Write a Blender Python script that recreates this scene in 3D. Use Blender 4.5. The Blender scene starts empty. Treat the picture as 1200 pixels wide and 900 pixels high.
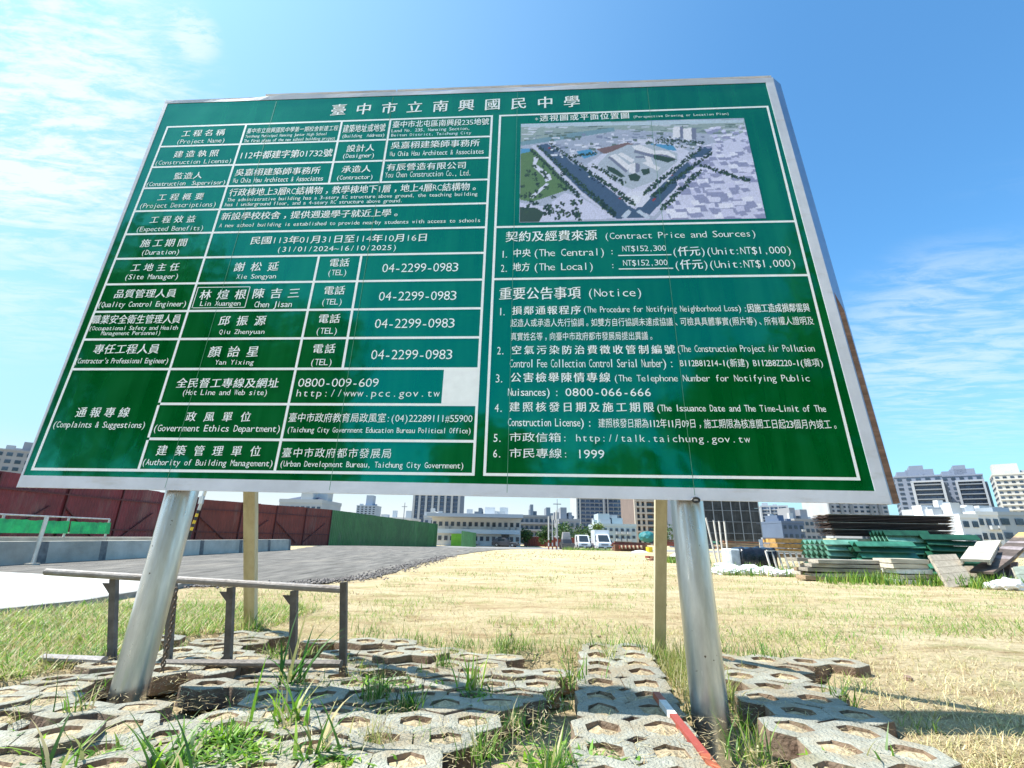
import bpy, bmesh, math, random
import numpy as np
from mathutils import Vector, Matrix
random.seed(11); RNG = np.random.default_rng(7)
SC = bpy.context.scene; COL = SC.collection
R = math.radians

# ---------------------------------------------------------------- camera
CAM_H = 0.85
RIGHT = Vector((0.99981571, -0.00596419, 0.01824747))
UP = Vector((-0.01919744, -0.31061918, 0.95034056))
FWD = Vector((0.0, 0.95051573, 0.31067643))
cam_d = bpy.data.cameras.new('camera'); cam = bpy.data.objects.new('camera', cam_d); COL.objects.link(cam)
cam_d.sensor_width = 36.0; cam_d.lens = 36.0 * 550 / 1200; cam_d.clip_start = 0.05; cam_d.clip_end = 6000
cam.matrix_world = Matrix(((RIGHT.x, UP.x, -FWD.x, 0), (RIGHT.y, UP.y, -FWD.y, 0), (RIGHT.z, UP.z, -FWD.z, CAM_H), (0, 0, 0, 1)))
SC.camera = cam

def ray(px, py):
    return RIGHT * ((px - 600) / 550) - UP * ((py - 450) / 550) + FWD
def at(px, py, Y):
    w = ray(px, py); return Vector((0, 0, CAM_H)) + w * (Y / w.y)
def gp(px, py, z=0.0):
    w = ray(px, py); return Vector((0, 0, CAM_H)) + w * ((z - CAM_H) / w.z)

# ---------------------------------------------------------------- light
SUN_EL = 57.0
sun_dir = Vector((-math.cos(R(SUN_EL)), 0.02, math.sin(R(SUN_EL)))).normalized()   # towards the sun
sd = bpy.data.lights.new('sun', 'SUN'); so = bpy.data.objects.new('sun', sd); COL.objects.link(so)
sd.energy = 5.0; sd.angle = R(0.5); sd.color = (1.0, 0.96, 0.88)
so.rotation_euler = (-sun_dir).to_track_quat('-Z', 'Y').to_euler()
so.location = (-20, 0, 40)
SC.view_settings.view_transform = 'Standard'; SC.view_settings.look = 'None'
SC.view_settings.exposure = 0.85; SC.view_settings.gamma = 1.0

world = bpy.data.worlds.new('World'); SC.world = world; world.use_nodes = True
wn = world.node_tree.nodes; wl = world.node_tree.links; wn.clear()
wo = wn.new('ShaderNodeOutputWorld'); bg = wn.new('ShaderNodeBackground')
sky = wn.new('ShaderNodeTexSky'); sky.sky_type = 'NISHITA'; sky.sun_disc = False
sky.sun_elevation = R(SUN_EL); sky.sun_rotation = R(-90); sky.air_density = 1.0; sky.dust_density = 1.6; sky.ozone_density = 2.5
tc = wn.new('ShaderNodeTexCoord')
def wnode(t, **k):
    n = wn.new(t)
    for a, b in k.items(): setattr(n, a, b)
    return n
def wmath(op, a, b=None, c=None, clamp=False):
    n = wnode('ShaderNodeMath', operation=op, use_clamp=clamp)
    for i, v in enumerate((a, b, c)):
        if v is None: continue
        if isinstance(v, (int, float)): n.inputs[i].default_value = v
        else: wl.new(v, n.inputs[i])
    return n.outputs[0]
# cloud layer on a plane overhead: direction / height, so the wisps run out towards the horizon
sep = wnode('ShaderNodeSeparateXYZ'); wl.new(tc.outputs['Generated'], sep.inputs[0])
zc = wmath('MAXIMUM', sep.outputs[2], 0.03)
cx = wmath('DIVIDE', sep.outputs[0], zc); cy = wmath('DIVIDE', sep.outputs[1], zc)
cmb = wnode('ShaderNodeCombineXYZ'); wl.new(cx, cmb.inputs[0]); wl.new(cy, cmb.inputs[1])
def cloud_noise(scale, detail, rough, rot, stretch, dist=0.0, off=(0, 0, 0)):
    mp = wnode('ShaderNodeMapping'); mp.inputs['Rotation'].default_value = (0, 0, R(rot)); mp.inputs['Scale'].default_value = stretch
    mp.inputs['Location'].default_value = off
    wl.new(cmb.outputs[0], mp.inputs[0])
    n = wnode('ShaderNodeTexNoise'); n.inputs['Scale'].default_value = scale; n.inputs['Detail'].default_value = detail
    n.inputs['Roughness'].default_value = rough; n.inputs['Distortion'].default_value = dist
    wl.new(mp.outputs[0], n.inputs['Vector']); return n.outputs['Fac']
def wramp(v, lo, hi):
    n = wnode('ShaderNodeMapRange', interpolation_type='SMOOTHSTEP'); wl.new(v, n.inputs[0])
    n.inputs[1].default_value = lo; n.inputs[2].default_value = hi; return n.outputs[0]
def wspot(px, py, inner, outer):
    """a soft cloud bank lying in one direction of the sky (cosine falloff, degrees)"""
    d = ray(px, py).normalized()
    vm = wnode('ShaderNodeVectorMath', operation='DOT_PRODUCT'); wl.new(tc.outputs['Generated'], vm.inputs[0]); vm.inputs[1].default_value = d
    return wramp(vm.outputs['Value'], math.cos(R(outer)), math.cos(R(inner)))
fine = cloud_noise(3.2, 9, 0.66, 28, (1.0, 2.6, 1), 0.6)
rip = cloud_noise(9.0, 5, 0.7, -40, (1.0, 3.2, 1), 0.3)
broad = cloud_noise(0.55, 6, 0.55, 20, (1.0, 1.6, 1), 0.5, (2.3, 0.7, 0))
wisps = wmath('MULTIPLY', wramp(broad, 0.50, 0.74), wramp(fine, 0.38, 0.66))
b1 = wmath('MULTIPLY', wspot(0, 60, 3, 16), wramp(wmath('ADD', wmath('MULTIPLY', fine, 0.5), wmath('MULTIPLY', rip, 0.5)), 0.40, 0.60))
b2 = wmath('MULTIPLY', wspot(10, 265, 2, 13), wramp(fine, 0.36, 0.66))
b3 = wmath('MULTIPLY', wspot(1120, 405, 2, 11), wramp(wmath('ADD', wmath('MULTIPLY', fine, 0.7), wmath('MULTIPLY', broad, 0.3)), 0.40, 0.62))
b4 = wmath('MULTIPLY', wspot(228, 40, 0.5, 2.4), wramp(rip, 0.36, 0.54))
tot = wmath('ADD', wmath('MULTIPLY', wisps, 0.12), wmath('ADD', wmath('MULTIPLY', b1, 1.0), wmath('ADD', wmath('MULTIPLY', b2, 0.5), wmath('ADD', wmath('MULTIPLY', b3, 0.45), wmath('MULTIPLY', b4, 0.5)))), clamp=True)
# milky air low over the horizon, and brighter round the side where the sun stands
low = wramp(sep.outputs[2], 0.50, 0.0)
vs = wnode('ShaderNodeVectorMath', operation='DOT_PRODUCT'); wl.new(tc.outputs['Generated'], vs.inputs[0]); vs.inputs[1].default_value = Vector((-0.93, 0.2, 0.3)).normalized()
sunside = wramp(vs.outputs['Value'], -0.1, 1.0)
milky = wmath('ADD', wmath('MULTIPLY', low, 0.42), wmath('MULTIPLY', sunside, 0.42), clamp=True)
tint = wnode('ShaderNodeMix', data_type='RGBA', blend_type='MULTIPLY'); tint.inputs[0].default_value = 1.0
wl.new(sky.outputs[0], tint.inputs[6]); tint.inputs[7].default_value = (0.76, 1.42, 1.68, 1)
m1 = wnode('ShaderNodeMix', data_type='RGBA'); wl.new(milky, m1.inputs[0]); wl.new(tint.outputs[2], m1.inputs[6]); m1.inputs[7].default_value = (3.2, 4.6, 5.3, 1)
hz = wmath('MULTIPLY', wramp(sep.outputs[2], 0.16, 0.02), wramp(vs.outputs['Value'], -0.55, 0.35))
mh = wnode('ShaderNodeMix', data_type='RGBA'); wl.new(hz, mh.inputs[0]); wl.new(m1.outputs[2], mh.inputs[6]); mh.inputs[7].default_value = (5.2, 5.6, 5.8, 1)
m2 = wnode('ShaderNodeMix', data_type='RGBA'); wl.new(tot, m2.inputs[0]); wl.new(mh.outputs[2], m2.inputs[6]); m2.inputs[7].default_value = (5.2, 5.9, 6.1, 1)
wl.new(m2.outputs[2], bg.inputs[0]); bg.inputs[1].default_value = 0.10
wl.new(bg.outputs[0], wo.inputs[0])

# ---------------------------------------------------------------- helpers
MATS = {}
def mat(name, col, rough=0.7, var=0.15, scale=8.0, bump=0.0, bscale=40.0, metal=0.0, spec=0.5, col2=None, stretch=(1, 1, 1), ior=1.5, rnd=0.0, backing=0.0, coat=0.0):
    """procedural material: base colour wandering over noise towards col2 (or darker), fine relief, per-piece variation rnd"""
    if name in MATS: return MATS[name]
    m = bpy.data.materials.new(name); m.use_nodes = True; nt = m.node_tree; N = nt.nodes; L = nt.links
    b = N['Principled BSDF']; b.inputs['Roughness'].default_value = rough; b.inputs['Metallic'].default_value = metal
    b.inputs['Specular IOR Level'].default_value = spec; b.inputs['IOR'].default_value = ior; b.inputs['Coat Weight'].default_value = coat
    t = N.new('ShaderNodeTexCoord'); mp = N.new('ShaderNodeMapping'); mp.inputs['Scale'].default_value = stretch
    L.new(t.outputs['Object'], mp.inputs[0])
    no = N.new('ShaderNodeTexNoise'); no.inputs['Scale'].default_value = scale; no.inputs['Detail'].default_value = 7; no.inputs['Roughness'].default_value = 0.62
    L.new(mp.outputs[0], no.inputs['Vector'])
    mr = N.new('ShaderNodeMapRange'); mr.inputs[1].default_value = 0.32; mr.inputs[2].default_value = 0.68; L.new(no.outputs['Fac'], mr.inputs[0])
    mx = N.new('ShaderNodeMix'); mx.data_type = 'RGBA'; L.new(mr.outputs[0], mx.inputs[0])
    c2 = col2 if col2 else tuple(c * (1 - var * 1.6) for c in col)
    c1 = col if col2 else tuple(min(1, c * (1 + var * 0.6)) for c in col)
    mx.inputs[6].default_value = (*c2, 1); mx.inputs[7].default_value = (*c1, 1)
    out = mx.outputs[2]
    if rnd:
        oi = N.new('ShaderNodeObjectInfo'); hs = N.new('ShaderNodeHueSaturation'); m2_ = N.new('ShaderNodeMapRange')
        m2_.inputs[3].default_value = 1 - rnd; m2_.inputs[4].default_value = 1 + rnd
        L.new(oi.outputs['Random'], m2_.inputs[0]); L.new(m2_.outputs[0], hs.inputs['Value']); L.new(out, hs.inputs['Color']); out = hs.outputs[0]
    L.new(out, b.inputs['Base Color'])
    if bump:
        nb = N.new('ShaderNodeTexNoise'); nb.inputs['Scale'].default_value = bscale; nb.inputs['Detail'].default_value = 5; L.new(mp.outputs[0], nb.inputs['Vector'])
        bp = N.new('ShaderNodeBump'); bp.inputs['Strength'].default_value = bump; bp.inputs['Distance'].default_value = 0.02
        L.new(nb.outputs['Fac'], bp.inputs['Height']); L.new(bp.outputs[0], b.inputs['Normal'])
    MATS[name] = m; return m
def dirt(m, col, scale=2.0, lo=.5, hi=.7, amt=.6, stretch=(1, 1, 1)):
    """second, separate stain layer over a material's base colour"""
    N = m.node_tree.nodes; L = m.node_tree.links; b = N['Principled BSDF']; src = b.inputs['Base Color'].links[0].from_socket
    t = N.new('ShaderNodeTexCoord'); mp = N.new('ShaderNodeMapping'); mp.inputs['Scale'].default_value = stretch; g = N.new('ShaderNodeObjectInfo')
    ad = N.new('ShaderNodeVectorMath'); ad.operation = 'ADD'; L.new(t.outputs['Object'], mp.inputs[0]); L.new(mp.outputs[0], ad.inputs[0]); L.new(g.outputs['Location'], ad.inputs[1])
    n = N.new('ShaderNodeTexNoise'); n.inputs['Scale'].default_value = scale; n.inputs['Detail'].default_value = 6; n.inputs['Roughness'].default_value = .65; L.new(ad.outputs[0], n.inputs['Vector'])
    r = N.new('ShaderNodeMapRange'); r.inputs[1].default_value = lo; r.inputs[2].default_value = hi; r.inputs[4].default_value = amt; L.new(n.outputs['Fac'], r.inputs[0])
    x = N.new('ShaderNodeMix'); x.data_type = 'RGBA'; L.new(r.outputs[0], x.inputs[0]); L.new(src, x.inputs[6]); x.inputs[7].default_value = (*col, 1); L.new(x.outputs[2], b.inputs['Base Color'])
    return m
def leafmat(name, trans=0.35, rough=0.5, mult=(1, 1, 1)):
    """colour comes from the mesh attribute Col (each blade or leaf its own), light also passes through"""
    if name in MATS: return MATS[name]
    m = bpy.data.materials.new(name); m.use_nodes = True; N = m.node_tree.nodes; L = m.node_tree.links
    b = N['Principled BSDF']; b.inputs['Roughness'].default_value = rough
    a = N.new('ShaderNodeAttribute'); a.attribute_name = 'Col'
    mu = N.new('ShaderNodeMix'); mu.data_type = 'RGBA'; mu.blend_type = 'MULTIPLY'; mu.inputs[0].default_value = 1; mu.inputs[7].default_value = (*mult, 1)
    L.new(a.outputs['Color'], mu.inputs[6]); L.new(mu.outputs[2], b.inputs['Base Color'])
    tr = N.new('ShaderNodeBsdfTranslucent'); L.new(mu.outputs[2], tr.inputs[0])
    ms = N.new('ShaderNodeMixShader'); ms.inputs[0].default_value = trans
    L.new(b.outputs[0], ms.inputs[1]); L.new(tr.outputs[0], ms.inputs[2]); L.new(ms.outputs[0], N['Material Output'].inputs[0])
    MATS[name] = m; return m

class MB:
    """collects polygons for one mesh"""
    def __init__(s): s.v = []; s.f = []; s.m = []
    def add(s, vs, fs, mi=0):
        o = len(s.v); s.v += [tuple(v) for v in vs]; s.f += [tuple(i + o for i in f) for f in fs]; s.m += [mi] * len(fs); return s
    def box(s, c, d, M=None, mi=0, taper=1.0):
        x, y, z = d[0] / 2, d[1] / 2, d[2] / 2
        vs = [Vector((sx * x * (taper if sz > 0 else 1), sy * y * (taper if sz > 0 else 1), sz * z)) for sz in (-1, 1) for sy in (-1, 1) for sx in (-1, 1)]
        if M is not None: vs = [M @ v for v in vs]
        vs = [v + Vector(c) for v in vs]
        return s.add(vs, [(0, 2, 3, 1), (4, 5, 7, 6), (0, 1, 5, 4), (2, 6, 7, 3), (0, 4, 6, 2), (1, 3, 7, 5)], mi)
    def beam(s, a, b, w, h=None, n=4, mi=0, w2=None):
        """square or round bar from a to b"""
        a = Vector(a); b = Vector(b); h = h or w; w2 = w2 or w
        q = (b - a).to_track_quat('Z', 'Y').to_matrix()
        vs = []
        for p, ww in ((a, w), (b, w2)):
            for i in range(n):
                t = 2 * math.pi * (i + 0.5) / n
                k = 1 / math.sqrt(2) if n == 4 else 0.5
                r = Vector((math.cos(t) * ww * k, math.sin(t) * (h * ww / w) * k, 0)); vs.append(p + q @ r)
        fs = [tuple(range(n - 1, -1, -1)), tuple(range(n, 2 * n))] + [(i, (i + 1) % n, n + (i + 1) % n, n + i) for i in range(n)]
        return s.add(vs, fs, mi)
    def prism(s, pts, z0, z1, mi=0):
        n = len(pts); vs = [(x, y, z0) for x, y in pts] + [(x, y, z1) for x, y in pts]
        return s.add(vs, [tuple(range(n - 1, -1, -1)), tuple(range(n, 2 * n))] + [(i, (i + 1) % n, n + (i + 1) % n, n + i) for i in range(n)], mi)
    def build(s, name, mats, parent=None, smooth=False, bevel=0.0, loc=None, rz=0.0):
        me = bpy.data.meshes.new(name); me.from_pydata(s.v, [], s.f)
        mats = mats if isinstance(mats, (list, tuple)) else [mats]
        for m in mats: me.materials.append(m)
        if len(mats) > 1: me.polygons.foreach_set('material_index', s.m)
        if smooth: me.polygons.foreach_set('use_smooth', [True] * len(me.polygons))
        if bevel:
            bm = bmesh.new(); bm.from_mesh(me); bmesh.ops.bevel(bm, geom=bm.edges[:], offset=bevel, segments=1, affect='EDGES', clamp_overlap=True); bm.to_mesh(me); bm.free()
        me.update()
        return link(name, me, parent, loc, rz)
def link(name, me, parent=None, loc=None, rz=0.0):
    o = bpy.data.objects.new(name, me); COL.objects.link(o)
    if parent: o.parent = parent
    if loc is not None: o.location = loc
    if rz: o.rotation_euler = (0, 0, rz)
    return o
def tag(o, label=None, cat=None, group=None, kind=None):
    if label: o['label'] = label
    if cat: o['category'] = cat
    if group: o['group'] = group
    if kind: o['kind'] = kind
    return o
def thing(name, label, cat, loc=(0, 0, 0), rz=0.0, group=None):
    o = bpy.data.objects.new(name, None); COL.objects.link(o); o.location = loc; o.rotation_euler = (0, 0, rz); o.empty_display_size = 0.2
    return tag(o, label, cat, group)
def kids(o): return [c for c in COL.objects if c.parent == o]
def copy_tree(o, parent=None, children=None):
    c = o.copy(); COL.objects.link(c); c.parent = parent
    for ch in (children if children is not None else kids(o)): copy_tree(ch, c)
    return c
def attr_mesh(name, V, F4, F3, cols, mats, parent=None):
    """numpy mesh with a colour per vertex (blades, leaves, print)"""
    me = bpy.data.meshes.new(name); V = np.asarray(V, np.float32)
    me.vertices.add(len(V)); me.vertices.foreach_set('co', V.ravel())
    n4, n3 = len(F4), len(F3); li = np.concatenate([np.asarray(F4, np.int32).ravel(), np.asarray(F3, np.int32).ravel()])
    me.loops.add(len(li)); me.loops.foreach_set('vertex_index', li)
    me.polygons.add(n4 + n3)
    st = np.concatenate([np.arange(n4) * 4, n4 * 4 + np.arange(n3) * 3]).astype(np.int32)
    me.polygons.foreach_set('loop_start', st)
    me.update(calc_edges=True)
    ca = me.color_attributes.new('Col', 'FLOAT_COLOR', 'POINT')
    c4 = np.ones((len(V), 4), np.float32); c4[:, :3] = cols; ca.data.foreach_set('color', c4.ravel())
    for m in (mats if isinstance(mats, (list, tuple)) else [mats]): me.materials.append(m)
    me.validate()
    return link(name, me, parent)

def smooth01(t): t = min(1, max(0, t)); return t * t * (3 - 2 * t)
def gz(x, y):
    """terrain height"""
    return -0.65 * smooth01((y - 33) / 42.0)

# ---------------------------------------------------------------- ground
PAVE = [(-6.0, 1.0), (-6.0, 3.05), (-2.95, 3.15), (-2.75, 3.5), (-2.9, 4.45), (-2.2, 4.75), (-1.2, 4.5), (0.0, 4.15), (1.26, 4.2), (1.7, 4.02), (2.3, 3.85), (1.98, 2.97), (1.77, 2.3), (1.72, 1.0)]
def inside(x, y, P):
    c = False; n = len(P); j = n - 1
    for i in range(n):
        if (P[i][1] > y) != (P[j][1] > y) and x < (P[j][0] - P[i][0]) * (y - P[i][1]) / (P[j][1] - P[i][1]) + P[i][0]: c = not c
        j = i
    return c
def dist_poly(x, y, P):
    best = 1e9; n = len(P)
    for i in range(n):
        ax, ay = P[i]; bx, by = P[(i + 1) % n]; dx, dy = bx - ax, by - ay
        t = max(0, min(1, ((x - ax) * dx + (y - ay) * dy) / (dx * dx + dy * dy)))
        best = min(best, math.hypot(x - ax - t * dx, y - ay - t * dy))
    return best
def near_z(x, y):
    z = 0.012 * math.sin(x * 2.1 + y * 1.3) + 0.008 * math.sin(x * 5.3 - y * 4.1)
    if inside(x, y, PAVE): z -= 0.105 * smooth01(dist_poly(x, y, PAVE) / 0.10)
    z -= 0.075 * math.exp(-((x - 1.03) ** 2 + (y - 2.60) ** 2) / 0.045)
    return z
def ground_sheet():
    xs = sorted(set([round(v, 3) for v in np.arange(-7, 4.01, 0.07)] + [-3000, -900, -300, -120, -60, -40, -28, -20, -15, -11, -9, 5, 6.5, 8, 10, 12, 15, 20, 28, 40, 60, 120, 300, 900, 3000]))
    ys = sorted(set([round(v, 3) for v in np.arange(1.0, 5.6, 0.07)] + [-3000, -600, -150, -40, -10, -3, 0, 6, 6.6, 7.5, 9, 11, 14, 18, 23, 29, 33, 36, 39, 42, 45, 48, 51, 54, 57, 60, 63, 66, 69, 72, 75, 90, 130, 200, 400, 900, 3000]))
    V = []; 
    for y in ys:
        for x in xs: V.append((x, y, near_z(x, y) if (-7 <= x <= 4 and 1.0 <= y <= 5.6) else gz(x, y)))
    nx = len(xs); F = [(j * nx + i, j * nx + i + 1, (j + 1) * nx + i + 1, (j + 1) * nx + i) for j in range(len(ys) - 1) for i in range(nx - 1)]
    b = MB(); b.add(V, F); return b
def ground_mat():
    m = bpy.data.materials.new('dry_soil'); m.use_nodes = True; N = m.node_tree.nodes; L = m.node_tree.links; b = N['Principled BSDF']
    b.inputs['Roughness'].default_value = 0.95; b.inputs['Specular IOR Level'].default_value = 0.15
    t = N.new('ShaderNodeTexCoord')
    def noise(s, d=8, r=0.6, st=(1, 1, 1), dist=0.0):
        mp = N.new('ShaderNodeMapping'); mp.inputs['Scale'].default_value = st; L.new(t.outputs['Object'], mp.inputs[0])
        n = N.new('ShaderNodeTexNoise'); n.inputs['Scale'].default_value = s; n.inputs['Detail'].default_value = d; n.inputs['Roughness'].default_value = r; n.inputs['Distortion'].default_value = dist
        L.new(mp.outputs[0], n.inputs['Vector']); return n.outputs['Fac']
    def ramp(v, lo, hi, a=0.0, b_=1.0):
        n = N.new('ShaderNodeMapRange'); n.inputs[1].default_value = lo; n.inputs[2].default_value = hi; n.inputs[3].default_value = a; n.inputs[4].default_value = b_; L.new(v, n.inputs[0]); return n.outputs[0]
    def mix(f, a, c):
        n = N.new('ShaderNodeMix'); n.data_type = 'RGBA'; L.new(f, n.inputs[0])
        for i, v in ((6, a), (7, c)):
            if isinstance(v, tuple): n.inputs[i].default_value = (*v, 1)
            else: L.new(v, n.inputs[i])
        return n.outputs[2]
    base = mix(ramp(noise(0.35, 6, 0.6, (1, 1.8, 1)), 0.35, 0.65), (0.52, 0.40, 0.225), (0.65, 0.54, 0.345))
    base = mix(ramp(noise(1.3, 9, 0.7, (1, 2.5, 1)), 0.50, 0.66, 0, 0.85), base, (0.34, 0.22, 0.11))
    base = mix(ramp(noise(0.8, 10, 0.75, (1, 2.2, 1), 0.4), 0.53, 0.66, 0, 0.7), base, (0.22, 0.25, 0.06))
    base = mix(ramp(noise(14, 8, 0.75, (1, 1.6, 1)), 0.51, 0.68, 0, 0.85), base, (0.24, 0.175, 0.085))
    base = mix(ramp(noise(60, 5, 0.7), 0.60, 0.75, 0, 0.6), base, (0.70, 0.62, 0.42))
    L.new(base, b.inputs['Base Color'])
    bp = N.new('ShaderNodeBump'); bp.inputs['Strength'].default_value = 0.9; bp.inputs['Distance'].default_value = 0.05
    L.new(noise(22, 8, 0.75, (1, 1.5, 1)), bp.inputs['Height']); L.new(bp.outputs[0], b.inputs['Normal'])
    return m
G = ground_sheet().build('ground', ground_mat(), smooth=True); tag(G, 'bleached straw-coloured field with sparse dry grass', kind='structure')

def strip(name, L_, R_, off, m, label, n=60, wob=0.0, edge=0.0):
    """ground-hugging sheet between two edge polylines given as (x, y) lists with equal parameter"""
    def lerp(P, t):
        k = t * (len(P) - 1); i = min(int(k), len(P) - 2); f = k - i
        return P[i][0] + (P[i + 1][0] - P[i][0]) * f, P[i][1] + (P[i + 1][1] - P[i][1]) * f
    b = MB(); V = []
    K = 10
    for j in range(n + 1):
        a = lerp(L_, j / n); c = lerp(R_, j / n)
        for i in range(K + 1):
            f = i / K; x = a[0] + (c[0] - a[0]) * f; y = a[1] + (c[1] - a[1]) * f
            if wob and i in (0, K): x += random.uniform(-wob, wob)
            V.append((x, y, gz(x, y) + off))
    b.add(V, [(j * (K + 1) + i, j * (K + 1) + i + 1, (j + 1) * (K + 1) + i + 1, (j + 1) * (K + 1) + i) for j in range(n) for i in range(K)])
    return tag(b.build(name, m), label, kind='structure')
def xy(px, py, z=0.0):
    p = gp(px, py, z); return (p.x, p.y)
M_road = mat('gravel_asphalt', (0.075, 0.066, 0.055), 0.9, 0.35, 1.3, 1.0, 45, col2=(0.24, 0.215, 0.185), stretch=(3.0, 0.5, 1))
strip('gravel_road', [(-14, 1.0), (-11.9, 11.8), (-11.6, 20), (-11.5, 26), (-14, 37), (-14.3, 41), (-11, 60), (-9.0, 76)],
      [(-5.6, 1.0), (-5.4, 7.9), (-3.4, 8.9), (-2.75, 10.5), (-2.7, 17), (-2.4, 24.3), (-1.0, 34), (6, 60)], 0.020, M_road, 'grey gravel road curving away beside the hoardings', wob=0.12)
strip('far_road', [(-14, 61), (-14, 78)], [(60, 58), (60, 84)], 0.024, mat('far_road_grey', (0.30, 0.29, 0.28), 0.9, 0.2, 0.5, col2=(0.20, 0.19, 0.185)), 'grey road crossing in front of the parked vehicles', n=10)
M_slab = mat('pale_concrete', (0.62, 0.60, 0.56), 0.8, 0.12, 2.2, 0.25, 30, col2=(0.50, 0.48, 0.45))
strip('concrete_road', [(-16, 2.5), (-12.2, 8.4), (-11.2, 10.2)], [(-5.9, 2.5), (-4.95, 6.0), (-5.2, 8.6)], 0.034, M_slab, 'white concrete slab behind the green grass verge', n=20)
b = MB(); b.beam((-5.93, 2.5, 0.02), (-4.96, 6.0, 0.02), 0.10, 0.10); b.beam((-4.96, 6.0, 0.02), (-5.2, 8.6, 0.02), 0.10, 0.10)
tag(b.build('kerb', mat('kerb_grey', (0.33, 0.32, 0.30), 0.9, 0.25, 6)), 'thin concrete kerb along the edge of the white slab', kind='structure')

# ---------------------------------------------------------------- grass-block pavers
M_pav = mat('paver_concrete', (0.38, 0.38, 0.32), 0.92, 0.22, 9.0, 0.9, 70, col2=(0.25, 0.24, 0.19), rnd=0.16)
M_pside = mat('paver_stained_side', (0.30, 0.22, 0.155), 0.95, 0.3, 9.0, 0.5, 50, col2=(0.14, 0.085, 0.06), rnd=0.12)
M_soil = mat('paver_soil', (0.56, 0.46, 0.29), 0.98, 0.3, 30.0, 1.0, 60, col2=(0.26, 0.19, 0.11), rnd=0.18)
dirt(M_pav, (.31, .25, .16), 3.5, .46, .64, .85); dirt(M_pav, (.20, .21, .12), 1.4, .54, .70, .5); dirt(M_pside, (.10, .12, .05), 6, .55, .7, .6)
dirt(M_slab, (.40, .36, .30), .5, .5, .75, .5, (1, 3, 1)); dirt(M_road, (.30, .26, .21), .45, .52, .72, .6, (3, .6, 1))
CORNER = [0]
def paver_mesh(seed, broken=False):
    rd = random.Random(seed); b = MB(); W, D, T = 0.27, 0.275, 0.10
    def hexa(cx, r_x, r_y, k=0.0):
        # flat sides left and right, blunt points to the front and back
        j = lambda: rd.uniform(-k, k)
        p = [(r_x, -r_y * 0.50), (r_x, r_y * 0.50), (r_x * 0.10, r_y), (-r_x * 0.10, r_y), (-r_x, r_y * 0.50), (-r_x, -r_y * 0.50), (-r_x * 0.10, -r_y), (r_x * 0.10, -r_y)]
        q = CORNER[0]; return [(cx + (x + j()) * (1 - (.16 if (i == q and k and cx < 0 and seed % 2) else 0)), (y + j()) * (1 - (.14 if (i == q and k and seed % 2) else 0))) for i, (x, y) in enumerate(p)]
    for s in ((-1, 1) if not broken else (-1,)):
        cx = s * W / 2
        CORNER[0] = rd.randrange(8)
        o = hexa(cx, W / 2 - 0.001, D / 2, 0.0035); c = hexa(cx, W / 2 - 0.004, D / 2 - 0.004, 0.003); i_ = hexa(cx, W * 0.265, D * 0.25, 0.008); i2 = hexa(cx, W * 0.25, D * 0.235, 0.0)
        n = 8; V = [(x, y, -T) for x, y in o] + [(x, y, -0.004) for x, y in o] + [(x, y, 0) for x, y in c] + [(x, y, rd.uniform(-.002, .001)) for x, y in i_] + [(x, y, -0.055) for x, y in i2]
        q = lambda a, e: [(a * n + k, a * n + (k + 1) % n, e * n + (k + 1) % n, e * n + k) for k in range(n)]
        base = len(b.v)
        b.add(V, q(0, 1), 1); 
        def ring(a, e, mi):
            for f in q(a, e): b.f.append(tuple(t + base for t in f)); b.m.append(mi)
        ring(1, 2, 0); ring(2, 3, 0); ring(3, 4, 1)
        # soil in the cell, heaped unevenly
        zc = rd.uniform(-0.020, 0.002)
        b.add([(x, y, zc - 0.012 + rd.uniform(-.008, .008)) for x, y in i_] + [(cx, 0, zc + 0.006)], [(k, (k + 1) % n, n) for k in range(n)], 2)
    # bridge between the two lobes where they touch
    me_o = b.build('grass_paver', [M_pav, M_pside, M_soil]); me = me_o.data; bpy.data.objects.remove(me_o); return me
PM = [paver_mesh(s) for s in range(6)] + [paver_mesh(9, True)]
paving = bpy.data.objects.new('paver_paving', None); COL.objects.link(paving); tag(paving, 'uneven field of concrete grass pavers around the sign posts', kind='structure')
def put_paver(x, y, z, rz, tx=0.0, ty=0.0, me=None):
    o = bpy.data.objects.new('grass_paver', me or PM[random.choice((0, 1, 2, 3, 4, 5, 0, 1, 2, 3, 4, 5, 6))]); COL.objects.link(o); o.parent = paving
    o.location = (x, y, z); o.rotation_euler = (tx, ty, rz); return o
def lay(poly, org, ang, zfun, tilt=0.0, tj=4.0, zj=0.010, stag=True, dy=0.215, dx=0.545, skip=0.02):
    ca, sa = math.cos(R(ang)), math.sin(R(ang))
    for j in range(-26, 27):
        for i in range(-14, 15):
            lx = i * dx + (0.135 if (stag and j % 2) else 0) + (0.27 if (j // 2) % 2 else 0); ly = j * dy
            x = org[0] + ca * lx - sa * ly; y = org[1] + sa * lx + ca * ly
            if not inside(x, y, poly) or random.random() < skip: continue
            if math.hypot(x + 2.03, y - 2.93) < 0.19 or math.hypot(x - 1.03, y - 2.72) < 0.21: continue
            put_paver(x + random.uniform(-.007, .007), y + random.uniform(-.007, .007), zfun(x, y) + random.uniform(-zj, zj), R(ang + random.uniform(-2.0, 2.0)), R(tilt + random.uniform(-tj, tj)), R(random.uniform(-tj, tj) * 0.6))
lay([(-6, 2.98), (-3.0, 3.12), (-2.62, 3.55), (-2.75, 4.3), (-2.15, 4.6), (-1.78, 4.6), (-1.72, 2.95), (-1.9, 2.62), (-6, 2.60)], (-2.5, 3.2), 14, lambda x, y: 0.030 + 0.01 * math.sin(3 * x))
lay([(-6, 2.42), (-1.70, 2.48), (-1.30, 1.2), (-6, 1.2)], (-2.0, 2.0), 22, lambda x, y: 0.035, tilt=-2, zj=0.02)
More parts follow.
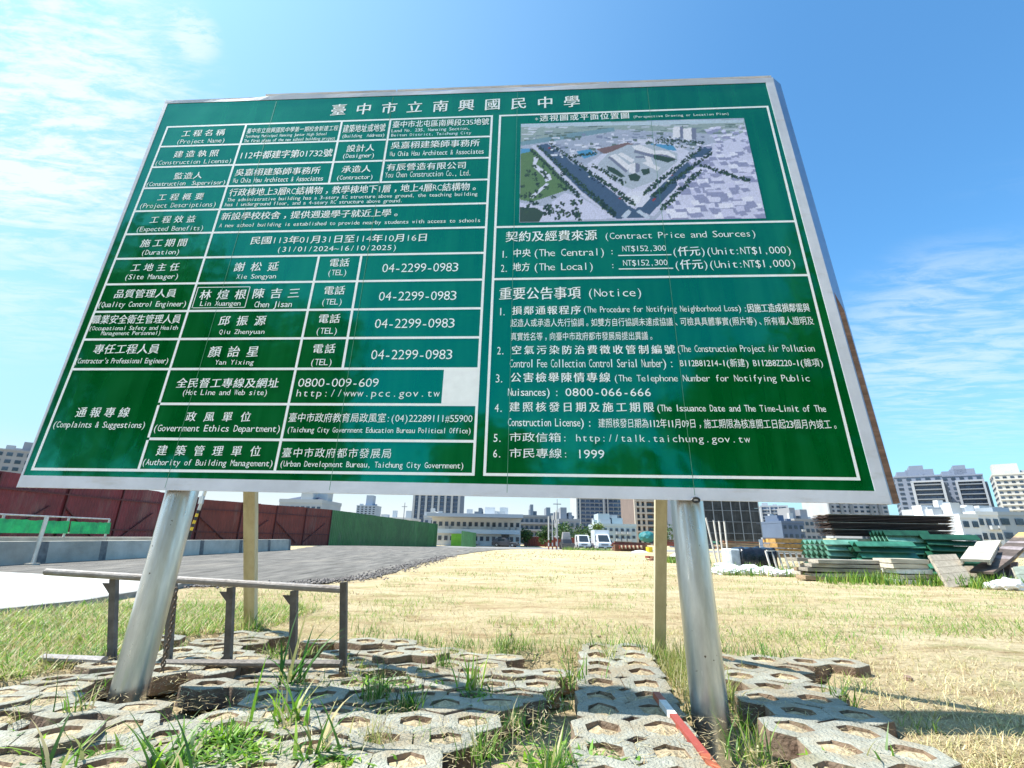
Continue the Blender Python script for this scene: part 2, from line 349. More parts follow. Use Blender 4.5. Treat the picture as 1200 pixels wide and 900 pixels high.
lay([(-1.62, 2.55), (-1.50, 4.45), (-1.1, 4.4), (0.0, 4.05), (0.28, 4.05), (0.06, 2.9), (-0.03, 2.35), (-0.12, 1.2), (-1.15, 1.2)], (-0.6, 3.0), 6, lambda x, y: 0.015 + 0.012 * math.sin(4 * x + y), tilt=-1.0, zj=0.020)
0 and lay([(0.52, 4.15), (1.12, 4.15), (0.92, 2.2), (0.88, 1.2), (0.40, 1.2), (0.42, 2.2)], (0.72, 3.0), 0, lambda x, y: 0.035, tilt=5, stag=False, dx=5.0, tj=0.8, zj=0.004, skip=0)
0 and lay([(1.75, 3.98), (2.24, 3.8), (1.95, 2.97), (1.72, 2.3), (1.70, 1.2), (1.30, 1.2), (1.38, 2.5), (1.55, 3.2)], (1.5, 2.6), -9, lambda x, y: 0.050, tilt=1, zj=0.006, skip=0)
# hand-set blocks on the straight column of pavers beside the gap, and a few loose ones
for k, y in enumerate(np.arange(1.55, 4.15, 0.232)):
    put_paver(0.575 + (y - 2.48) * 0.165, y + 0.01, 0.040 + 0.004 * (k % 3), R(random.uniform(-3, 3)), R(5 + random.uniform(-1, 1)), R(random.uniform(-1, 1)), PM[k % 6])
for k, y in enumerate(np.arange(1.62, 3.95, 0.222)):
    xl_ = 1.43 + (y - 2.4) * 0.19 + (0.10 if k % 2 else 0.0); xr_ = float(np.interp(y, [1.5, 2.3, 3.0, 3.9], [1.50, 1.56, 1.88, 2.08]))
    while xl_ < xr_ + 0.2:
        put_paver(xl_, y + random.uniform(-.01, .01) - (xl_ - 1.4) * .08, 0.050 + random.uniform(-.006, .006), R(-5 + random.uniform(-3, 3)), R(1 + random.uniform(-1.6, 1.6)), R(random.uniform(-1.2, 1.2)), PM[random.randrange(6)]); xl_ += 0.55
for x, y, z, a, t in ((-1.93, 2.66, 0.03, 8, -3), (-2.45, 2.72, 0.02, 24, 4), (-1.92, 2.46, 0.02, 35, -9), (-2.45, 2.50, -0.01, 60, 12), (-1.55, 2.38, 0.03, -25, 6), (0.28, 2.10, -0.03, 75, 6), (1.36, 2.02, 0.03, 10, 4)):
    put_paver(x, y, z, R(a), R(t), 0)

# ---------------------------------------------------------------- the sign
S_O = Vector((-2.88469, 2.87082, 1.18981)); S_R = Vector((0.99802103, -0.06287574, -0.00081205)); S_U = Vector((0.00438256, 0.05666963, 0.99838337))
S_N = Vector((-0.06272808, -0.99641116, 0.05683304)); SS = 4.785
def S(u, v, d=0.0): return S_O + S_R * (u * SS) + S_U * (v * SS) + S_N * d       # d = metres proud of the green face
sign = thing('information_sign', 'large green bilingual construction notice board on two thick steel posts', 'sign', (-0.5, 2.8, 0))
SB = Vector((-0.5, 2.8, 0))
def quad_slab(c, d0, d1, warp=None):
    """slab between offsets d0 and d1 over four corners (u, v)"""
    P = [S(u, v, d0) - SB for u, v in c] + [S(u, v, d1) - SB for u, v in c]
    return P, [(3, 2, 1, 0), (4, 5, 6, 7), (0, 1, 5, 4), (1, 2, 6, 5), (2, 3, 7, 6), (3, 0, 4, 7)]
oBL, oBR, oTR, oTL = (-0.0115, -0.0228), (1.0285, -0.0275), (1.0195, 0.6562), (-0.0235, 0.6575)
gBL, gBR, gTR, gTL = (-0.0090, -0.0080), (1.0142, -0.0135), (1.0065, 0.6435), (-0.0170, 0.6465)
def film_mat():
    m = bpy.data.materials.new('green_film'); m.use_nodes = True; N = m.node_tree.nodes; L = m.node_tree.links; b = N['Principled BSDF']
    b.inputs['Base Color'].default_value = (0.0, 0.095, 0.020, 1); b.inputs['Specular Tint'].default_value = (0.02, 0.95, 0.72, 1); b.inputs['Roughness'].default_value = 0.16; b.inputs['IOR'].default_value = 2.3
    t = N.new('ShaderNodeTexCoord'); n = N.new('ShaderNodeTexNoise'); n.inputs['Scale'].default_value = 0.9; n.inputs['Detail'].default_value = 3; L.new(t.outputs['Object'], n.inputs['Vector'])
    n2 = N.new('ShaderNodeTexNoise'); n2.inputs['Scale'].default_value = 5; n2.inputs['Detail'].default_value = 2; L.new(t.outputs['Object'], n2.inputs['Vector'])
    bp = N.new('ShaderNodeBump'); bp.inputs['Strength'].default_value = 0.5; bp.inputs['Distance'].default_value = 0.05; L.new(n.outputs['Fac'], bp.inputs['Height'])
    bp2 = N.new('ShaderNodeBump'); bp2.inputs['Strength'].default_value = 0.12; bp2.inputs['Distance'].default_value = 0.02; L.new(n2.outputs['Fac'], bp2.inputs['Height']); L.new(bp.outputs[0], bp2.inputs['Normal'])
    L.new(bp2.outputs[0], b.inputs['Normal'])
    # faded patches and faint rain streaks in the film
    mp = N.new('ShaderNodeMapping'); mp.inputs['Scale'].default_value = (9, 9, .35); L.new(t.outputs['Object'], mp.inputs[0])
    n3 = N.new('ShaderNodeTexNoise'); n3.inputs['Scale'].default_value = 1.2; n3.inputs['Detail'].default_value = 6; L.new(mp.outputs[0], n3.inputs['Vector'])
    ad = N.new('ShaderNodeMath'); ad.operation = 'ADD'; L.new(n3.outputs['Fac'], ad.inputs[0]); L.new(n.outputs['Fac'], ad.inputs[1])
    r3 = N.new('ShaderNodeMapRange'); r3.inputs[1].default_value = .85; r3.inputs[2].default_value = 1.25; L.new(ad.outputs[0], r3.inputs[0])
    mx = N.new('ShaderNodeMix'); mx.data_type = 'RGBA'; L.new(r3.outputs[0], mx.inputs[0]); mx.inputs[6].default_value = (0.0, 0.088, 0.014, 1); mx.inputs[7].default_value = (0.006, 0.135, 0.034, 1); L.new(mx.outputs[2], b.inputs['Base Color'])
    mr = N.new('ShaderNodeMapRange'); mr.inputs[3].default_value = 0.05; mr.inputs[4].default_value = 0.12; L.new(n2.outputs['Fac'], mr.inputs[0]); L.new(mr.outputs[0], b.inputs['Roughness'])
    return m
M_film = film_mat()
M_alu = mat('frame_aluminium', (0.66, 0.68, 0.76), 0.42, 0.10, 3.0, 0.05, 20, metal=0.0)
M_ret = mat('frame_return', (0.42, 0.44, 0.50), 0.32, 0.10, 3.0, 0.1, 8, metal=0.9)
dirt(M_alu, (.40, .37, .33), 3.0, .56, .74, .5, (1, 1, 4)); M_ply = mat('plywood_edge', (0.30, 0.17, 0.11), 0.8, 0.3, 6.0, 0.4, 60, stretch=(1, 1, 6))
P, F = quad_slab((gBL, gBR, gTR, gTL), -0.004, 0.0); MB().add(P, F).build('green_panel', M_film, sign)
P, F = quad_slab(((oBL[0] + .001, oBL[1] + .001), (oBR[0] - .001, oBR[1] + .001), (oTR[0] - .001, oTR[1] - .001), (oTL[0] + .001, oTL[1] - .001)), -0.045, -0.006); MB().add(P, F).build('backing_board', M_ply, sign)
def rail(a, b_, c, d, lab=None):
    P, F = quad_slab((a, b_, c, d), -0.010, 0.003); o = MB().add(P, F).build('frame_edge', M_alu, sign)
rail(oBL, oBR, gBR, gBL); rail(gBR, oBR, oTR, gTR); rail(oBL, gBL, gTL, oTL)
# top edge: sheet lifted and dented in places
b = MB(); n = 60; V = []
for i in range(n + 1):
    f = i / n; u0 = oTL[0] + (oTR[0] - oTL[0]) * f; vb = gTL[1] + (gTR[1] - gTL[1]) * f
    lift = 0.0010 * smooth01((f - 0.17) / 0.03) * smooth01((0.42 - f) / 0.2) + 0.0010 * smooth01((f - .72) / .02) + 0.0005 * math.sin(f * 37)
    vt = oTL[1] + (oTR[1] - oTL[1]) * f + lift - (0.0018 if f < 0.165 else 0)
    V += [S(u0, vb, 0.003) - SB, S(u0, vt - 0.0030, 0.004 + lift * 4) - SB, S(u0, vt, -0.012) - SB, S(u0, vt, -0.045) - SB]
b.add(V, [(4 * i + k, 4 * i + 4 + k, 4 * i + 5 + k, 4 * i + 1 + k) for i in range(n) for k in range(3)])
b.build('frame_edge', M_alu, sign)
# folded lip lying over the top edge from the first dent on
b = MB()
for f0, f1 in ((0.175, 0.40), (0.40, 0.745), (0.745, 1.0)):
    p = [S(oTL[0] + (oTR[0] - oTL[0]) * f, oTL[1] + (oTR[1] - oTL[1]) * f + 0.0012 + 0.0005 * math.sin(9 * f), 0.0) - SB for f in (f0, f1 - .002)]
    b.beam(p[0], p[1], 0.009, 0.014)
b.build('folded_lip', mat('lip_tin', (0.66, 0.60, 0.55), 0.5, 0.2, 5), sign)
# returns: the sheet folds back round both sides
for (uB, vB), (uT, vT), du in ((oBR, oTR, 0.0165), (oBL, oTL, -0.0115)):
    b = MB(); P = [S(uB, vB, 0.001) - SB, S(uB + du, vB + 0.001, -0.045) - SB, S(uT + du, vT - 0.004, -0.045) - SB, S(uT, vT, 0.001) - SB]
    P += [p - S_N * 0.004 for p in P]
    b.add(P, [(0, 1, 2, 3) if du > 0 else (3, 2, 1, 0), (7, 6, 5, 4), (0, 4, 5, 1), (1, 5, 6, 2), (2, 6, 7, 3), (3, 7, 4, 0)]); b.build('frame_return', M_ret, sign)
# timber stiffener seen past the right-hand edge, lower half
b = MB(); P, F = quad_slab(((1.0305, -0.027), (1.0392, -0.026), (1.0348, 0.22), (1.0275, 0.25)), -0.046, -0.008); b.add(P, F).build('side_batten', M_ply, sign)
b = MB()
for v in (0.05, 0.32, 0.60):
    b.beam(S(-0.01, v, -0.10) - SB, S(1.015, v, -0.10) - SB, 0.07)
b.build('back_rail', mat('angle_iron', (0.30, 0.30, 0.31), 0.5, 0.2, 5, metal=0.6), sign)

M_white = mat('white_print', (0.93, 0.95, 0.95), 0.35, 0.04, 20)
LW = 0.0034
def bar(u0, v0, u1, v1, w=LW, name='table_line', m=None, d=0.0012):
    b = MB()
    if abs(u1 - u0) > abs(v1 - v0): c = ((u0, v0 - w / 2), (u1, v1 - w / 2), (u1, v1 + w / 2), (u0, v0 + w / 2))
    else: c = ((u0 - w / 2, v0), (u0 + w / 2, v0), (u1 + w / 2, v1), (u1 - w / 2, v1))
    b.add([S(u, v, d) - SB for u, v in c], [(0, 1, 2, 3)]); return b.build(name, m or M_white, sign)
ROWS = [0.5896, 0.5442, 0.4988, 0.4543, 0.4078, 0.3632, 0.3178, 0.2726, 0.2265, 0.1821, 0.1369]
h = LW / 2; ML, MR = 0.5599, 0.5735
for v in (0.5896, 0.0): bar(-h, v, ML + h, v); bar(MR - h, v, 1 + h, v)
for u in (0.0, ML, MR, 1.0): bar(u, h, u, 0.5896 - h)
for v in ROWS[1:]: bar(h, v, ML - h, v)
bar(0.1404 + h, 0.0873, ML - h, 0.0873); bar(0.1404 + h, 0.0402, ML - h, 0.0402)
VD = 0.0008
edges = ROWS + [0.0873, 0.0402, 0.0]
for a, c in zip(edges[:-1], edges[1:]): bar(0.1404, c + h, 0.1404, a - h)
for a, c in zip(ROWS[:3], ROWS[1:4]): bar(0.307, c + h, 0.307, a - h); bar(0.390, c + h, 0.390, a - h)
for a, c in zip(ROWS[6:10], ROWS[7:11]): bar(0.3155, c + h, 0.3155, a - h); bar(0.379, c + h, 0.379, a - h)
for a, c in ((0.1369, 0.0873), (0.0873, 0.0402), (0.0402, 0.0)): bar(0.3155, c + h, 0.3155, a - h)
bar(MR + h, 0.363, 1 - h, 0.363); bar(MR + h, 0.273, 1 - h, 0.273)
bar(0.7486, 0.3095, 0.8222, 0.3095, 0.0016, 'underline'); bar(0.7483, 0.2870, 0.8225, 0.2870, 0.0016, 'underline')
for a in ((0.144, 0.2655, 0.2224, 0.2655), (0.146, 0.2315, 0.2224, 0.2315), (0.1448, 0.2315, 0.1448, 0.2655), (0.2228, 0.2315, 0.2228, 0.2655)): bar(*a, 0.0010, 'patch_outline')
P, F = quad_slab(((0.5145, 0.0873 + h), (ML - h, 0.0873 + h), (ML - h, 0.1369 - h), (0.5145, 0.1369 - h)), 0.0002, 0.0014); MB().add(P, F).build('white_sticker', M_white, sign)
M_seam = mat('film_seam', (0.10, 0.30, 0.19), 0.3, 0.2, 30)
for u in (0.182, 0.388, 0.6008, 0.8155): bar(u, -0.021, u + 0.0004, 0.642, 0.0006, 'film_seam', M_seam, 0.0032)

# lettering: glyphs laid out cell by cell, ideographs one em wide and the rest half an em
GC = {}
def glyph(ch, bold):
    k = (ch, bold)
    if k not in GC:
        c = bpy.data.curves.new('g', 'FONT'); c.body = ch; c.resolution_u = 2; c.offset = bold
        o = bpy.data.objects.new('g', c); COL.objects.link(o); dg = bpy.context.evaluated_depsgraph_get(); dg.update()
        me = bpy.data.meshes.new_from_object(o.evaluated_get(dg))
        GC[k] = ([(v.co.x, v.co.y) for v in me.vertices], [tuple(p.vertices) for p in me.polygons])
        bpy.data.objects.remove(o); bpy.data.curves.remove(c); bpy.data.meshes.remove(me)
    return GC[k]
def is_cjk(ch): return ord(ch) > 0x2e80
def lettering(s, u0, u1, vc, hv):
    cjk = [is_cjk(c) for c in s]; allc = all(cjk); V = []; Fc = []
    tall = any(cjk) or '(' in s or '$' in s
    em = hv / (0.92 if tall else (0.96 if any(c in 'gypQj' for c in s) else 0.74)); mid = 0.375 if tall else (0.27 if any(c in 'gypQj' for c in s) else 0.365)
    W = u1 - u0; n = len(s)
    cells = [1.0 if c else 0.5 for c in cjk]
    if allc and n > 1 and '，' not in s:
        cw = min(em, W / n * 0.98); step = (W - cw) / (n - 1); xs = [i * step for i in range(n)]; sx = cw; ws = [cw] * n
    else:
        sx = W / sum(cells); xs = []; x = 0.0
        for w in cells: xs.append(x); x += w * sx
        ws = [w * sx for w in cells]
    bold = 0.0; nd = 2 if hv > 0.0125 else 1
    for ch, x0, w, c in zip(s, xs, ws, cjk):
        if ch == ' ': continue
        gv, gf = glyph(ch, 0.0 if c or hv < .012 else -0.007)
        if not gv: continue
        o = len(V)
        if c:
            k = w
            if ch in '，。、': pts = [(x0 + 0.25 * w + x * k, y) for x, y in gv]
            else: pts = [(x0 + (x) * k, y + 0.055 * (x - 0.5)) for x, y in gv]
        else:
            a = min(x for x, y in gv); e = max(x for x, y in gv); gw = e - a
            k = min(w * 0.90 / gw, em * 1.0 if gw < 0.3 else 1e9, em * 1.15)
            pts = [(x0 + w / 2 + (x - (a + e) / 2) * k, y) for x, y in gv]
        for dd in range(nd if c else 1):
            o = len(V); V += [S(u0 + x + dd * 0.030 * w, vc + (y - mid) * em, 0.0022 + 0.0004 * dd) - SB for x, y in pts]; Fc += [tuple(i + o for i in f) for f in gf]
    MB().add(V, Fc).build('lettering', M_white, sign)
TEXTS = [
    ('臺中市立南興國民中學', 0.2823, 0.7050, 0.6164, 0.0261),
    ('工程名稱', 0.0304, 0.1072, 0.5725, 0.0147),
    ('(Project Name)', 0.0271, 0.1124, 0.5547, 0.0127),
    ('建造執照', 0.0305, 0.1083, 0.5257, 0.0148),
    ('(Construction License)', 0.0032, 0.1356, 0.5087, 0.0122),
    ('監造人', 0.0447, 0.0931, 0.4783, 0.0142),
    ('(Construction  Supervisor)', 0.0025, 0.1365, 0.4631, 0.0116),
    ('工程概要', 0.0306, 0.1073, 0.4347, 0.0136),
    ('(Project Descriptions)', 0.0057, 0.1326, 0.4187, 0.0126),
    ('工程效益', 0.0316, 0.1063, 0.3901, 0.0137),
    ('(Expected Benefits)', 0.0153, 0.1244, 0.3730, 0.0121),
    ('臺中市立南興國民中學第一期校舍新建工程', 0.1451, 0.3034, 0.5738, 0.0119),
    ('Taichung Municipal Nanxing Junior High School', 0.1453, 0.2862, 0.5607, 0.0084),
    ('The first phase of the new school building project', 0.1453, 0.3016, 0.5504, 0.0092),
    ('112中都建字第01732號', 0.1451, 0.3025, 0.5190, 0.0170),
    ('吳嘉栩建築師事務所', 0.1470, 0.2888, 0.4821, 0.0149),
    ('Wu Chia Hsu Architect & Associates', 0.1473, 0.2964, 0.4658, 0.0108),
    ('行政棟地上3層RC結構物，教學棟地下1層，地上4層RC結構物。', 0.1474, 0.5463, 0.4410, 0.0156),
    ('The administrative building has a 3-story RC structure above ground, the teaching building', 0.1479, 0.5442, 0.4256, 0.0095),
    ('has 1 underground floor, and a 4-story RC structure above ground.', 0.1467, 0.4296, 0.4161, 0.0095),
    ('新設學校校舍，提供週邊學子就近上學。', 0.1467, 0.4305, 0.3937, 0.0142),
    ('A new school building is established to provide nearby students with access to schools', 0.1479, 0.5511, 0.3755, 0.0097),
    ('建築地址或地號', 0.3115, 0.3837, 0.5713, 0.0177),
    ('(Building  Address)', 0.3129, 0.3844, 0.5550, 0.0091),
    ('臺中市北屯區南興段235地號', 0.3943, 0.5557, 0.5773, 0.0151),
    ('Land No. 235, Nanxing Section,', 0.3946, 0.5254, 0.5626, 0.0091),
    ('Beitun District, Taichung City', 0.3953, 0.5277, 0.5527, 0.0082),
    ('設計人', 0.3241, 0.3713, 0.5270, 0.0154),
    ('(Designer)', 0.3203, 0.3734, 0.5115, 0.0119),
    ('吳嘉栩建築師事務所', 0.3971, 0.5427, 0.5309, 0.0153),
    ('Wu Chia Hsu Architect & Associates', 0.3974, 0.5501, 0.5129, 0.0110),
    ('承造人', 0.3230, 0.3712, 0.4826, 0.0147),
    ('(Contractor)', 0.3179, 0.3769, 0.4661, 0.0114),
    ('有辰營造有限公司', 0.3955, 0.5239, 0.4843, 0.0146),
    ('You Chen Construction Co., Ltd.', 0.3955, 0.5323, 0.4690, 0.0121),
    ('施工期間', 0.0310, 0.1056, 0.3457, 0.0145),
    ('(Duration)', 0.0379, 0.0990, 0.3291, 0.0115),
    ('民國113年01月31日至114年10月16日', 0.2039, 0.4752, 0.3469, 0.0142),
    ('(31/01/2024~16/10/2025)', 0.2487, 0.4312, 0.3302, 0.0119),
    ('工地主任', 0.0302, 0.1058, 0.3015, 0.0138),
    ('(Site Manager)', 0.0261, 0.1100, 0.2856, 0.0116),
    ('謝松延', 0.1900, 0.2583, 0.2998, 0.0155),
    ('Xie Songyan', 0.1982, 0.2582, 0.2822, 0.0108),
    ('品質管理人員', 0.0198, 0.1146, 0.2562, 0.0144),
    ('(Quality Control Engineer)', 0.0015, 0.1353, 0.2389, 0.0117),
    ('林煊根', 0.1506, 0.2203, 0.2528, 0.0161),
    ('Lin Xuangen', 0.1553, 0.2157, 0.2376, 0.0109),
    ('陳吉三', 0.2287, 0.2990, 0.2540, 0.0166),
    ('Chen Jisan', 0.2360, 0.2911, 0.2364, 0.0102),
    ('職業安全衛生管理人員', 0.0010, 0.1338, 0.2138, 0.0143),
    ('(Occupational Safety and Health', 0.0022, 0.1339, 0.2002, 0.0088),
    ('Management Personnel)', 0.0228, 0.1110, 0.1912, 0.0087),
    ('邱振源', 0.1900, 0.2586, 0.2101, 0.0153),
    ('Qiu Zhenyuan', 0.1953, 0.2610, 0.1921, 0.0098),
    ('專任工程人員', 0.0204, 0.1165, 0.1671, 0.0147),
    ('顏詒星', 0.1882, 0.2593, 0.1625, 0.0161),
    ('Yan Yixing', 0.2015, 0.2558, 0.1460, 0.0098),
    ("(Contractor's Professional Engineer)", 0.0006, 0.1351, 0.1497, 0.0105),
    ('全民督工專線及網址', 0.1560, 0.2968, 0.1166, 0.0138),
    ('(Hot Line and Web site)', 0.1680, 0.2847, 0.1038, 0.0101),
    ('電話', 0.3329, 0.3632, 0.3047, 0.0142),
    ('(TEL)', 0.3335, 0.3624, 0.2882, 0.0127),
    ('04-2299-0983', 0.4126, 0.5236, 0.2946, 0.0158),
    ('電話', 0.3327, 0.3639, 0.2577, 0.0141),
    ('(TEL)', 0.3327, 0.3635, 0.2396, 0.0126),
    ('04-2299-0983', 0.4137, 0.5241, 0.2477, 0.0156),
    ('電話', 0.3327, 0.3642, 0.2122, 0.0140),
    ('(TEL)', 0.3328, 0.3640, 0.1938, 0.0125),
    ('04-2299-0983', 0.4136, 0.5244, 0.2045, 0.0154),
    ('電話', 0.3331, 0.3649, 0.1664, 0.0138),
    ('(TEL)', 0.3337, 0.3644, 0.1471, 0.0124),
    ('04-2299-0983', 0.4147, 0.5245, 0.1577, 0.0151),
    ('0800-009-609', 0.3225, 0.4308, 0.1176, 0.0130),
    ('http://www.pcc.gov.tw', 0.3221, 0.5121, 0.1017, 0.0137),
    ('通報專線', 0.0297, 0.1040, 0.0753, 0.0137),
    ('(Complaints & Suggestions)', 0.0047, 0.1316, 0.0589, 0.0110),
    ('政風單位', 0.1824, 0.2697, 0.0700, 0.0130),
    ('(Government Ethics Department)', 0.1435, 0.3125, 0.0550, 0.0116),
    ('建築管理單位', 0.1566, 0.2929, 0.0254, 0.0131),
    ('(Authority of Building Management)', 0.1427, 0.3122, 0.0108, 0.0102),
    ('臺中市政府教育局政風室:(04)22289111#55900', 0.3193, 0.5556, 0.0695, 0.0122),
    ('(Taichung City Government Education Bureau Political Office)', 0.3210, 0.5546, 0.0538, 0.0091),
    ('臺中市政府都市發展局', 0.3200, 0.4588, 0.0241, 0.0120),
    ('(Urban Development Bureau, Taichung City Government)', 0.3205, 0.5484, 0.0106, 0.0095),
    ('透視圖或平面位置圖', 0.6376, 0.7828, 0.5802, 0.0137),
    ('*', 0.6307, 0.6361, 0.5772, 0.0105),
    ('(Perspective Drawing or Location Plan)', 0.7880, 0.9388, 0.5770, 0.0067),
    ('契約及經費來源', 0.5886, 0.7208, 0.3453, 0.0183),
    ('(Contract Price and Sources)', 0.7308, 0.9430, 0.3438, 0.0148),
    ('1.', 0.5841, 0.5937, 0.3150, 0.0128),
    ('中央', 0.6000, 0.6259, 0.3164, 0.0140),
    ('(The Central)', 0.6296, 0.7310, 0.3167, 0.0165),
    (':', 0.7387, 0.7424, 0.3171, 0.0107),
    ('NT$152,300', 0.7550, 0.8162, 0.3212, 0.0126),
    ('2.', 0.5838, 0.5943, 0.2911, 0.0130),
    ('地方', 0.6000, 0.6251, 0.2926, 0.0143),
    ('(The Local)', 0.6297, 0.7144, 0.2928, 0.0161),
    (':', 0.7385, 0.7421, 0.2937, 0.0104),
    ('NT$152,300', 0.7545, 0.8159, 0.2972, 0.0129),
    ('(仟元)(Unit:NT$1,000)', 0.8234, 0.9857, 0.3149, 0.0161),
    ('(仟元)(Unit:NT$1,000)', 0.8241, 0.9874, 0.2929, 0.0161),
    ('重要公告事項', 0.5821, 0.6946, 0.2492, 0.0195),
    ('(Notice)', 0.7031, 0.7783, 0.2496, 0.0170),
    ('1.', 0.5835, 0.5930, 0.2212, 0.0126),
    ('損鄰通報程序', 0.6006, 0.6943, 0.2224, 0.0132),
    ('真實姓名等，向臺中市政府都市發展局提出異議。', 0.6000, 0.7883, 0.1829, 0.0120),
    ('2.', 0.5829, 0.5931, 0.1627, 0.0118),
    ('空氣污染防治費徵收管制編號', 0.6014, 0.8119, 0.1632, 0.0127),
    ('Control Fee Collection Control Serial Number) :', 0.5999, 0.8081, 0.1444, 0.0125),
    ('(The Procedure for Notifying Neighborhood Loss)', 0.6973, 0.9040, 0.2234, 0.0124),
    (':因施工造成損鄰需與', 0.9068, 0.9909, 0.2228, 0.0128),
    ('起造人或承造人先行協調。如雙方自行協調未達成協議、可檢具具體事實(照片等)、所有權人證明及', 0.5995, 0.9922, 0.2034, 0.0121),
    ('(The Construction Project Air Pollution', 0.8148, 0.9851, 0.1646, 0.0130),
    ('B112B81214-1(新建) B112B8Z220-1(雜項)', 0.8162, 0.9916, 0.1441, 0.0112),
    ('3.', 0.5824, 0.5928, 0.1235, 0.0123),
    ('公害檢舉陳情專線', 0.6009, 0.7280, 0.1244, 0.0132),
    ('Nuisances) :', 0.5985, 0.6629, 0.1048, 0.0110),
    ('0800-066-666', 0.6703, 0.7774, 0.1047, 0.0113),
    ('4.', 0.5824, 0.5935, 0.0835, 0.0112),
    ('建照核發日期及施工期限', 0.6004, 0.7789, 0.0848, 0.0126),
    ('Construction License) :', 0.5995, 0.7020, 0.0651, 0.0109),
    ('5.', 0.5824, 0.5932, 0.0450, 0.0107),
    ('市政信箱:', 0.6014, 0.6732, 0.0458, 0.0116),
    ('6.', 0.5826, 0.5934, 0.0257, 0.0104),
    ('市民專線:', 0.6019, 0.6737, 0.0262, 0.0117),
    ('1999', 0.6825, 0.7162, 0.0261, 0.0112),
    ('(The Telephone Number for Notifying Public', 0.7321, 0.9710, 0.1238, 0.0120),
    ('(The Issuance Date and The Time-Limit of The', 0.7819, 0.9819, 0.0843, 0.0114),
    ('建照核發日期為112年11月09日，施工期限為核准開工日起23個月內竣工。', 0.7100, 0.9925, 0.0643, 0.0116),
    ('http://talk.taichung.gov.tw', 0.6817, 0.8876, 0.0446, 0.0123),
]
PICTURE = [
    ('grass_mid', [(0, 1007), (1000, 989), (993, 822), (660, 872), (422, 917), (2, 782)]),
    ('river', [(1, 807), (242, 892), (423, 937), (427, 896), (252, 837), (2, 764)]),
    ('haze', [(0, 1007), (520, 994), (1000, 989), (997, 953), (518, 956), (0, 970)]),
    ('park', [(2, 739), (82, 713), (149, 513), (224, 321), (173, 278), (53, 193), (4, 218)]),
    ('path', [(61, 640), (88, 651), (72, 566), (134, 454), (139, 407), (113, 385), (103, 444), (57, 543)]),
    ('path', [(42, 239), (118, 378), (128, 361), (58, 227)]),
    ('plaza', [(3, 191), (113, 145), (193, 277), (262, 227), (403, 26), (83, 4), (2, 6)]),
    ('dark', [(3, 146), (73, 136), (107, 90), (83, 4), (2, 6)]),
    ('kerbs', [(48, 761), (140, 785), (278, 553), (525, 180), (537, 12), (403, 13), (262, 250)]),
    ('road', [(72, 764), (122, 781), (267, 530), (470, 132), (538, 29), (403, 22), (263, 291)]),
    ('kerbs', [(851, 745), (783, 708), (527, 213), (465, 128), (557, 36), (851, 672)]),
    ('road', [(835, 729), (790, 693), (525, 180), (483, 101), (541, 54), (841, 680)]),
    ('campus', [(474, 239), (374, 335), (293, 552), (362, 657), (470, 798), (594, 802), (740, 667), (744, 582), (571, 313)]),
    ('wedge', [(140, 779), (368, 869), (577, 879), (818, 785), (783, 708), (596, 827), (471, 811), (299, 576), (237, 556)]),
    ('field', [(338, 708), (480, 772), (509, 745), (373, 656)]),
    ('pool', [(249, 689), (312, 710), (342, 651), (284, 613)]),
    ('pool', [(577, 753), (673, 734), (689, 671), (589, 698)]),
    ('pool', [(2, 731), (40, 736), (56, 703), (2, 681)]),
    ('inner', [(476, 295), (405, 380), (339, 549), (394, 667), (479, 748), (591, 739), (688, 647), (683, 562), (573, 370)]),
    ('roof', [(395, 637), (422, 655), (480, 526), (467, 484)]),
    ('shade', [(395, 637), (467, 484), (460, 456), (388, 613)]),
    ('roof', [(429, 652), (450, 668), (503, 586), (487, 559)]),
    ('shade', [(505, 630), (566, 626), (562, 602), (506, 606)]),
    ('roof', [(532, 556), (555, 573), (608, 503), (593, 471)]),
    ('roof', [(473, 540), (502, 558), (500, 456), (472, 457)]),
    ('shade', [(504, 557), (522, 547), (518, 466), (500, 456)]),
    ('roof', [(545, 627), (568, 640), (581, 533), (559, 521)]),
    ('roof', [(496, 729), (530, 746), (589, 683), (649, 674), (678, 618), (675, 594), (637, 635), (577, 644), (507, 693)]),
    ('shade', [(507, 693), (577, 644), (637, 635), (675, 594), (672, 556), (635, 597), (573, 611), (502, 664)]),
    ('roof', [(685, 922), (715, 930), (710, 806), (679, 815)]),
    ('shade', [(715, 930), (730, 918), (722, 797), (710, 806)]),
    ('roof', [(729, 905), (766, 915), (759, 784), (723, 792)]),
    ('shade', [(766, 915), (787, 901), (778, 783), (759, 784)]),
    ('dark', [(467, 434), (498, 456), (521, 419), (509, 373), (475, 380)]),
    ('dark', [(379, 534), (414, 508), (456, 423), (436, 413), (383, 486)]),
    ('dark', [(524, 489), (560, 499), (562, 452), (532, 430)]),
    ('dark', [(587, 641), (684, 586), (643, 553), (584, 593)]),
    ('roof', [(685, 922), (715, 930), (710, 806), (679, 815)]),
    ('shade', [(715, 930), (730, 918), (722, 797), (710, 806)]),
    ('roof', [(729, 905), (766, 915), (759, 784), (723, 792)]),
    ('shade', [(766, 915), (787, 901), (778, 783), (759, 784)]),
    ('blocks', [(854, 720), (1008, 871), (1003, -6), (565, 10), (765, 451)]),
    ('path', [(429, 219), (471, 273), (530, 281), (551, 212), (513, 125), (456, 139)]),
    ('ring', [(459, 217), (484, 243), (513, 223), (505, 166), (476, 149), (457, 177)]),
    ('cross', [(423, 43), (455, 106), (468, 84), (442, 20)]),
    ('cross', [(487, 83), (503, 104), (542, 26), (528, 16)]),
]
